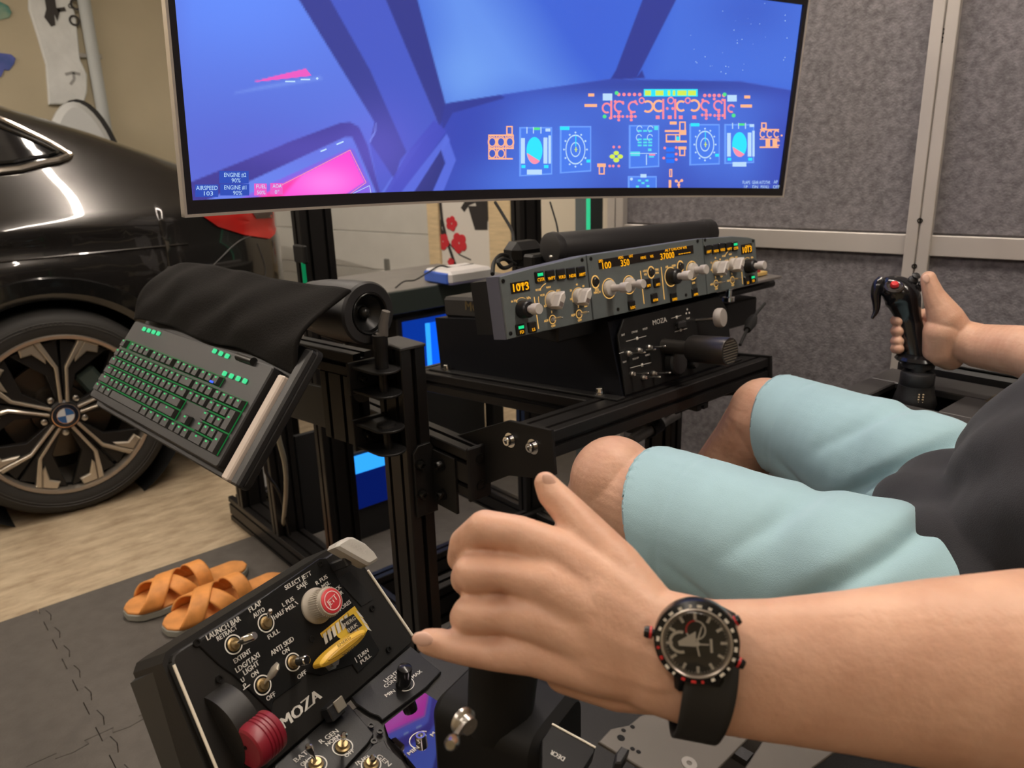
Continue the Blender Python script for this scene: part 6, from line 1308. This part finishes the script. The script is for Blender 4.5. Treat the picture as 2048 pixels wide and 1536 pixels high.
# right arm and hand on the stick
ER = pD(2230, 765, 1.03)
chain(bd_, [(*SHR, .058), (*(SHR * .5 + ER * .5), .048)] + [(*ER, .046)] + K((2048, 703, 1.13, 52), (1960, 692, 1.19, 44), (1915, 676, 1.21, 38)))
chain(bd_, K((1915, 672, 1.212, 34), (1893, 640, 1.205, 34), (1880, 615, 1.205, 27), (1868, 592, 1.205, 21), (1859, 566, 1.205, 16.5), (1857, 557, 1.205, 15)))
chain(bd_, K((1920, 690, 1.215, 34), (1885, 665, 1.21, 36), (1880, 700, 1.22, 32), (1900, 715, 1.225, 26)))
for yk, yt in ((632, 641), (652, 662), (672, 682), (690, 697)):
    chain(bd_, K((1890, yk + 6, 1.235, 24), (1862, yk, 1.285, 17), (1822, yk + 2, 1.300, 13), (1796, yt - 2, 1.283, 12), (1792, yt, 1.262, 11), (1798, yt + 1, 1.248, 10)))
person = thing('person', 'seated person in charcoal T-shirt and light blue shorts holding the joystick', 'person', (.88, .1, .42))
pb = np.array(person['base'])
me = remesh(bd_, .0016, 4, 'body'); vv = np.empty(len(me.vertices) * 3); me.vertices.foreach_get('co', vv); vv = vv.reshape(-1, 3); me.vertices.foreach_set('co', (vv - pb).ravel()); me.materials.clear(); me.materials.append(SKIN); me.polygons.foreach_set('use_smooth', [True] * len(me.polygons)); me.update()
body = bpy.data.objects.new('body', me); COL.objects.link(body); body.parent = person
def nail(q, d, w, l, ang, r_=None):
    c = pD(*q, d); F = Frame(c, ROT @ V(math.cos(ang), math.sin(ang), 0), ROT @ V(math.sin(ang), -math.cos(ang), .0)); 
    MB(F).sph((0, 0, 0), (l, w, .0016), None, 16, 8).build('fingernail', mat('nail', (.66, .42, .33), .3), person)
nail((845, 1278), .4246, .0042, .0058, .15); nail((1098, 962), .4425, .0034, .0055, 1.0); nail((1852, 557), 1.193, .0055, .007, 1.3)
# --- clothes
def shell(mb, voxel, smooth, drop, mats, name, parent, thick=.003, disp=None, snap=None):
    me = remesh(mb, voxel, smooth, name); n = len(me.vertices); co = np.empty(n * 3); me.vertices.foreach_get('co', co); co = co.reshape(-1, 3)
    if disp is not None:
        no = np.empty(n * 3); me.vertices.foreach_get('normal', no); no = no.reshape(-1, 3); co = co + no * disp(co)[:, None]
    fs = [tuple(p.vertices) for p in me.polygons]; keep = [f for f in fs if not drop(co[list(f)].mean(0))]
    if snap is not None: co = snap(co)
    used = sorted(set(i for f in keep for i in f)); mp = {o: i for i, o in enumerate(used)}
    out = MB(); out.add([tuple(co[i]) for i in used], [tuple(mp[i] for i in f) for f in keep]); bpy.data.meshes.remove(me)
    o = out.build(name, mats, parent, 75); m_ = o.modifiers.new('thick', 'SOLIDIFY'); m_.thickness = thick; m_.offset = 0; return o
SHORT = mat('light_blue_cotton', (.33, .51, .565), .85, noise=(18, .04), bump=(900, .25), sheen=.2)
sh = MB()
hemL, hemR = pD(1338, 1040, .94), pD(1572, 852, 1.205); axL = nrm(pD(1600, 1125, .83) - hemL); axR = nrm(pD(1850, 965, 1.02) - hemR)
chain(sh, [(*(hemL - axL * .05), .086), (*hemL, .086), (*pD(1450, 1075, .885), .083), (*pD(1600, 1130, .83), .085), (*pD(1750, 1172, .77), .090), (*(HL + V(-.005, .03, 0)), .112)], 20)
chain(sh, [(*(hemR - axR * .05), .078), (*hemR, .078), (*pD(1700, 905, 1.11), .086), (*pD(1850, 965, 1.02), .094), (*(HR + V(0, .03, 0)), .112)], 20)
chain(sh, [(*(HL + V(0, .10, .02)), .09), (*(HR + V(0, .10, .02)), .09)], 18); sh.sph((.875, .07, .66), (.19, .15, .12))
rng = np.random.RandomState(3)
nL, nR = nrm(axL + V(0, 0, .38)), nrm(axR + V(0, 0, .30))
def folds(c):
    tL = (c - hemL) @ axL; tR = (c - hemR) @ axR; left = c[:, 0] < .875; t = np.where(left, tL, tR); h = c[:, 2]
    ridge = lambda x: np.abs(np.sin(x)) ** 9
    a = .0024 * np.sin(t * 45 + h * 30 + c[:, 0] * 20) * np.clip((t - .05) / .12, 0, 1)
    a += -.012 * ridge(t * 30 - h * 30 + 1.0) * np.clip((t - .10) / .12, 0, 1) + -.010 * ridge(h * 40 + t * 30 + .4) * np.exp(-((t - .06) / .06) ** 2) * np.clip((.70 - h) / .06, 0, 1)
    return a - .0015 * np.exp(-((t - .036) / .003) ** 2)
def dropS(c):
    return c[1] > .25 and ((c[0] < .86 and (c - hemL) @ nL < 0) or (c[0] >= .86 and (c - hemR) @ nR < 0)) or (c[2] > .80 and c[1] < .12)
def snapS(co):
    for o_, n_, mk_ in ((hemL, nL, co[:, 0] < .86), (hemR, nR, co[:, 0] >= .86)):
        t = (co - o_) @ n_; k = mk_ & (co[:, 1] > .25) & (np.abs(t) < .0065); co[k] = co[k] - n_ * t[k][:, None]
    return co
so_ = shell(sh, .004, 10, dropS, SHORT, 'shorts', person, .003, folds, snapS)
# hem stitch lines and seam as thin threads
def hemring(o_, ax, off, r):
    c = o_ + ax * off; e1 = nrm(np.cross(ax, (0, 0, 1))); e2 = np.cross(e1, ax); return [tuple(c + e1 * r * math.cos(a) + e2 * r * math.sin(a)) for a in np.linspace(0, 2 * PI, 33)]
mk = pD(1398, 931, .80); 
SHIRT = mat('charcoal_jersey', (.019, .019, .023), .9, noise=(22, .15), bump=(900, .3), sheen=.08)
ts = MB(); ts.sph((.85, .195, .735), (.175, .150, .080), None, 32, 20); ts.sph((.87, .13, .80), (.19, .145, .10), None, 32, 20)
for c, r in (((.878, .09, .70), (.205, .165, .10)), ((.88, .105, .80), (.200, .165, .16)), ((.88, .03, .97), (.195, .135, .15)), ((.88, -.06, 1.08), (.215, .11, .09))): ts.sph(c, r, None, 32, 20)
chain(ts, [(*(SHL + V(.04, 0, 0)), .075), (*(SHL * .62 + EL * .38), .068), (*(SHL * .4 + EL * .6), .070)]); chain(ts, [(*(SHR - V(.04, 0, 0)), .075), (*(SHR * .62 + ER * .38), .068), (*(SHR * .4 + ER * .6), .070)])
aSL, aSR = nrm(EL - SHL), nrm(ER - SHR); sL, sR = SHL * .48 + EL * .52, SHR * .48 + ER * .52
def dropT(c):
    if c[0] < .70 and (c - sL) @ aSL > 0 and c[2] > .8 and (c - SHL) @ aSL > .05 and np.linalg.norm((c - sL) - aSL * ((c - sL) @ aSL)) < .09: return True
    if c[0] > 1.06 and (c - sR) @ aSR > 0 and (c - SHR) @ aSR > .05 and np.linalg.norm((c - sR) - aSR * ((c - sR) @ aSR)) < .09: return True
    return c[2] < .655 or np.hypot(c[0] - .88, c[1] + .06) < .062 and c[2] > 1.12
def wr_(c): return .006 * np.sin(c[:, 2] * 62 + c[:, 0] * 18 + 3 * np.sin(c[:, 1] * 20)) * np.clip((.95 - c[:, 2]) / .2, 0, 1) + .003 * np.sin(c[:, 0] * 80 + c[:, 2] * 40)
shell(ts, .0045, 10, dropT, SHIRT, 'tshirt', person, .003, wr_)
hm = MB(); hm.sph((.88, -.055, 1.385), (.085, .10, .105), None, 28, 18)
shell(hm, .005, 6, lambda c: c[1] > .0 and c[2] < 1.43 or c[2] < 1.33, mat('brown_hair', (.05, .032, .02), .7, bump=(200, .6)), 'hair', person, .006)
for s in (-1, 1): MB().sph((.88 + s * .034, .050, 1.366), (.012, .010, .010)).build('eye', mat('eye_white', (.6, .58, .55), .2), person)
for s in (-1, 1): MB().sph((.88 + s * .034, .0585, 1.366), (.0045, .003, .0045)).build('iris', mat('iris_brown', (.04, .025, .015), .1), person)
for i, kx in enumerate(((KL[0] + .065, KL[1] + .245, KL[2] - .42), (KR[0], KR[1] + .245, KR[2] - .42))): pass
# --- wristwatch
wt = thing('wristwatch', 'black chronograph wristwatch on the left wrist', 'watch', tuple(pD(1394, 1320, .405)))
WN = nrm(ORI - pD(1392, 1285, .38)) ; wo = pD(1393, 1287, .371); upv = ROT @ V(-.06, -1, 0)
WF2 = Frame(wo, np.cross(upv, WN), upv)
if WF2.n.dot(WN) < 0: WF2 = Frame(wo, -np.cross(upv, WN), upv)
WB_ = mat('watch_black', (.010, .010, .010), .25, metal=.4)
cR = .0205
MB(WF2).lathe((0, 0, -.011), (0, 0, 1), [(cR * .9, 0), (cR, .003), (cR, .008), (cR * .985, .0095), (cR * .80, .0115), (cR * .79, .0105)], 56, False).build('case', WB_, wt)
MB(WF2).lathe((0, 0, 0), (0, 0, 1), [(cR * .83, .0004), (cR * .80, .0008), (cR * .71, -.0012)], 56, False).build('rehaut', mat('rehaut_silver', (.45, .40, .34), .3, metal=.7), wt)
MB(WF2).lathe((0, 0, -.0022), (0, 0, 1), [(cR * .80, 0), (.0001, .0002)], 48, False).build('dial', mat('dial_black', (.008, .008, .008), .3), wt)
WW = mat('watch_white', (.70, .66, .58), .4); WR = mat('watch_red', (.50, .02, .02), .4)
m_ = MB(WF2)
for k_ in range(60):
    a = 2 * PI * k_ / 60; r0, r1, w_ = (cR * .54, cR * .70, .0014) if k_ % 5 == 0 else (cR * .67, cR * .70, .0003); m_.mat(0).line((r0 * math.cos(a), r0 * math.sin(a)), (r1 * math.cos(a), r1 * math.sin(a)), w_, -.0014)
for k_ in range(24):
    a = 2 * PI * k_ / 24 + .1; m_.mat(1 if k_ in (12, 13, 16, 17, 18) else 0).sheet([(cR * q * math.cos(a + e), cR * q * math.sin(a + e)) for q, e in ((.86, -.035), (.93, -.035), (.93, .035 + .03 * (k_ % 3)), (.86, .035 + .03 * (k_ % 3)))], .0012 - .0002)
m_.mat(0).ring(-cR * .36, cR * .02, cR * .20, cR * .27, -.0013, PI * .4, PI * 1.6, 20); m_.ring(0, cR * .30, cR * .20, cR * .235, -.0013, 0, 2 * PI, 24); m_.mat(1).ring(0, cR * .30, cR * .20, cR * .235, -.0012, PI * .5, PI * 1.1, 16)
m_.mat(0).line((cR * .33, -cR * .22), (cR * .33, cR * .10), .0012, -.0013); m_.sheet([(-cR * .40, -cR * .06), (-cR * .02, -cR * .08), (0, cR * .28), (-cR * .05, cR * .25), (-cR * .42, cR * .04)], -.0009)
m_.sheet([(-cR * .02, 0), (cR * .03, 0), (cR * .18, cR * .46), (cR * .12, cR * .36)], -.0008); m_.line((0, 0), (cR * .05, -cR * .30), .0008, -.0008); m_.line((0, -cR * .02), (cR * .28, -cR * .03), .0007, -.0008); m_.disc(cR * .02, -cR * .01, .0012, -.0006)
m_.build('dial_marks', [WW, WR], wt, None)
MB(WF2).lathe((0, 0, -.0004), (0, 0, 1), [(cR * .785, 0), (cR * .70, .0012), (.0001, .0016)], 48, False).build('crystal', mat('watch_crystal', (1, 1, 1), .02, trans=1.0, spec=.5), wt)
for a, r_, L in ((PI * .95, .0030, .0055), (-.50, .0026, .0050), (.46, .0024, .004)):
    c, s_ = math.cos(a), math.sin(a); MB(WF2).lathe((cR * .97 * c, cR * .97 * s_, -.005), (c, s_, 0), [(r_ * .6, 0), (r_ * .6, .001), (r_, .0012), (r_, L * .75), (r_ * .8, L), (.0001, L)], 16, False).build('crown', [WB_], wt); MB(WF2).lathe((cR * .97 * c, cR * .97 * s_, -.005), (c, s_, 0), [(r_ * 1.04, L * .3), (r_ * 1.04, L * .5)], 16, False).build('crown_ring', WR, wt)
# strap round the wrist
bc = pD(1402, 1338, .405); ax_ = nrm(pD(1500, 1338, .404) - pD(1320, 1305, .408)); e1 = nrm(upv - ax_ * ax_.dot(upv)); e2 = nrm(np.cross(ax_, e1)); e2 = e2 if e2.dot(ORI - bc) > 0 else -e2
def strap(s, t):
    a = 2 * PI * s; w = .0105 + .0022 * max(0, math.sin(a)) ** 3; q = (t - .5) * 2 * w
    return tuple(bc + ax_ * q + e1 * (.0338 * math.cos(a)) + e2 * (.0268 * math.sin(a)))
o = MB().grid(strap, 64, 6).build('strap', mat('strap_rubber', (.008, .008, .008), .6), wt, 60); m_ = o.modifiers.new('thick', 'SOLIDIFY'); m_.thickness = .0028; m_.offset = 1
for sgn in (-1,): MB(WF2).box((0, sgn * cR * (.90 if sgn > 0 else 1.02), -.009), (.024, .010 if sgn > 0 else .014, .007), Matrix.Rotation(-sgn * .6, 3, 'X'), .002).build('lug', WB_, wt)
# --- bucket seat
seat = thing('bucket_seat', 'black bucket seat under the driver', 'seat', (.875, -.05, 0))
ST_ = mat('seat_fabric', (.012, .012, .012), .85, bump=(600, .3))
s_ = MB(); s_.box((.875, .10, .44), (.42, .46, .10), None, .03); s_.build('cushion', ST_, seat)
for x in (.625, 1.125): MB().sph((x, .10, .52), (.045, .24, .09), None, 20, 14).build('bolster', ST_, seat)
MB().box((.875, -.24, .82), (.46, .10, .80), Matrix.Rotation(.22, 3, 'X'), .04).build('backrest', ST_, seat)
for x in (.70, 1.05): MB().span(x - .02, x + .02, -.25, .28, .08, .39, .004).build('mount', ALU, seat)
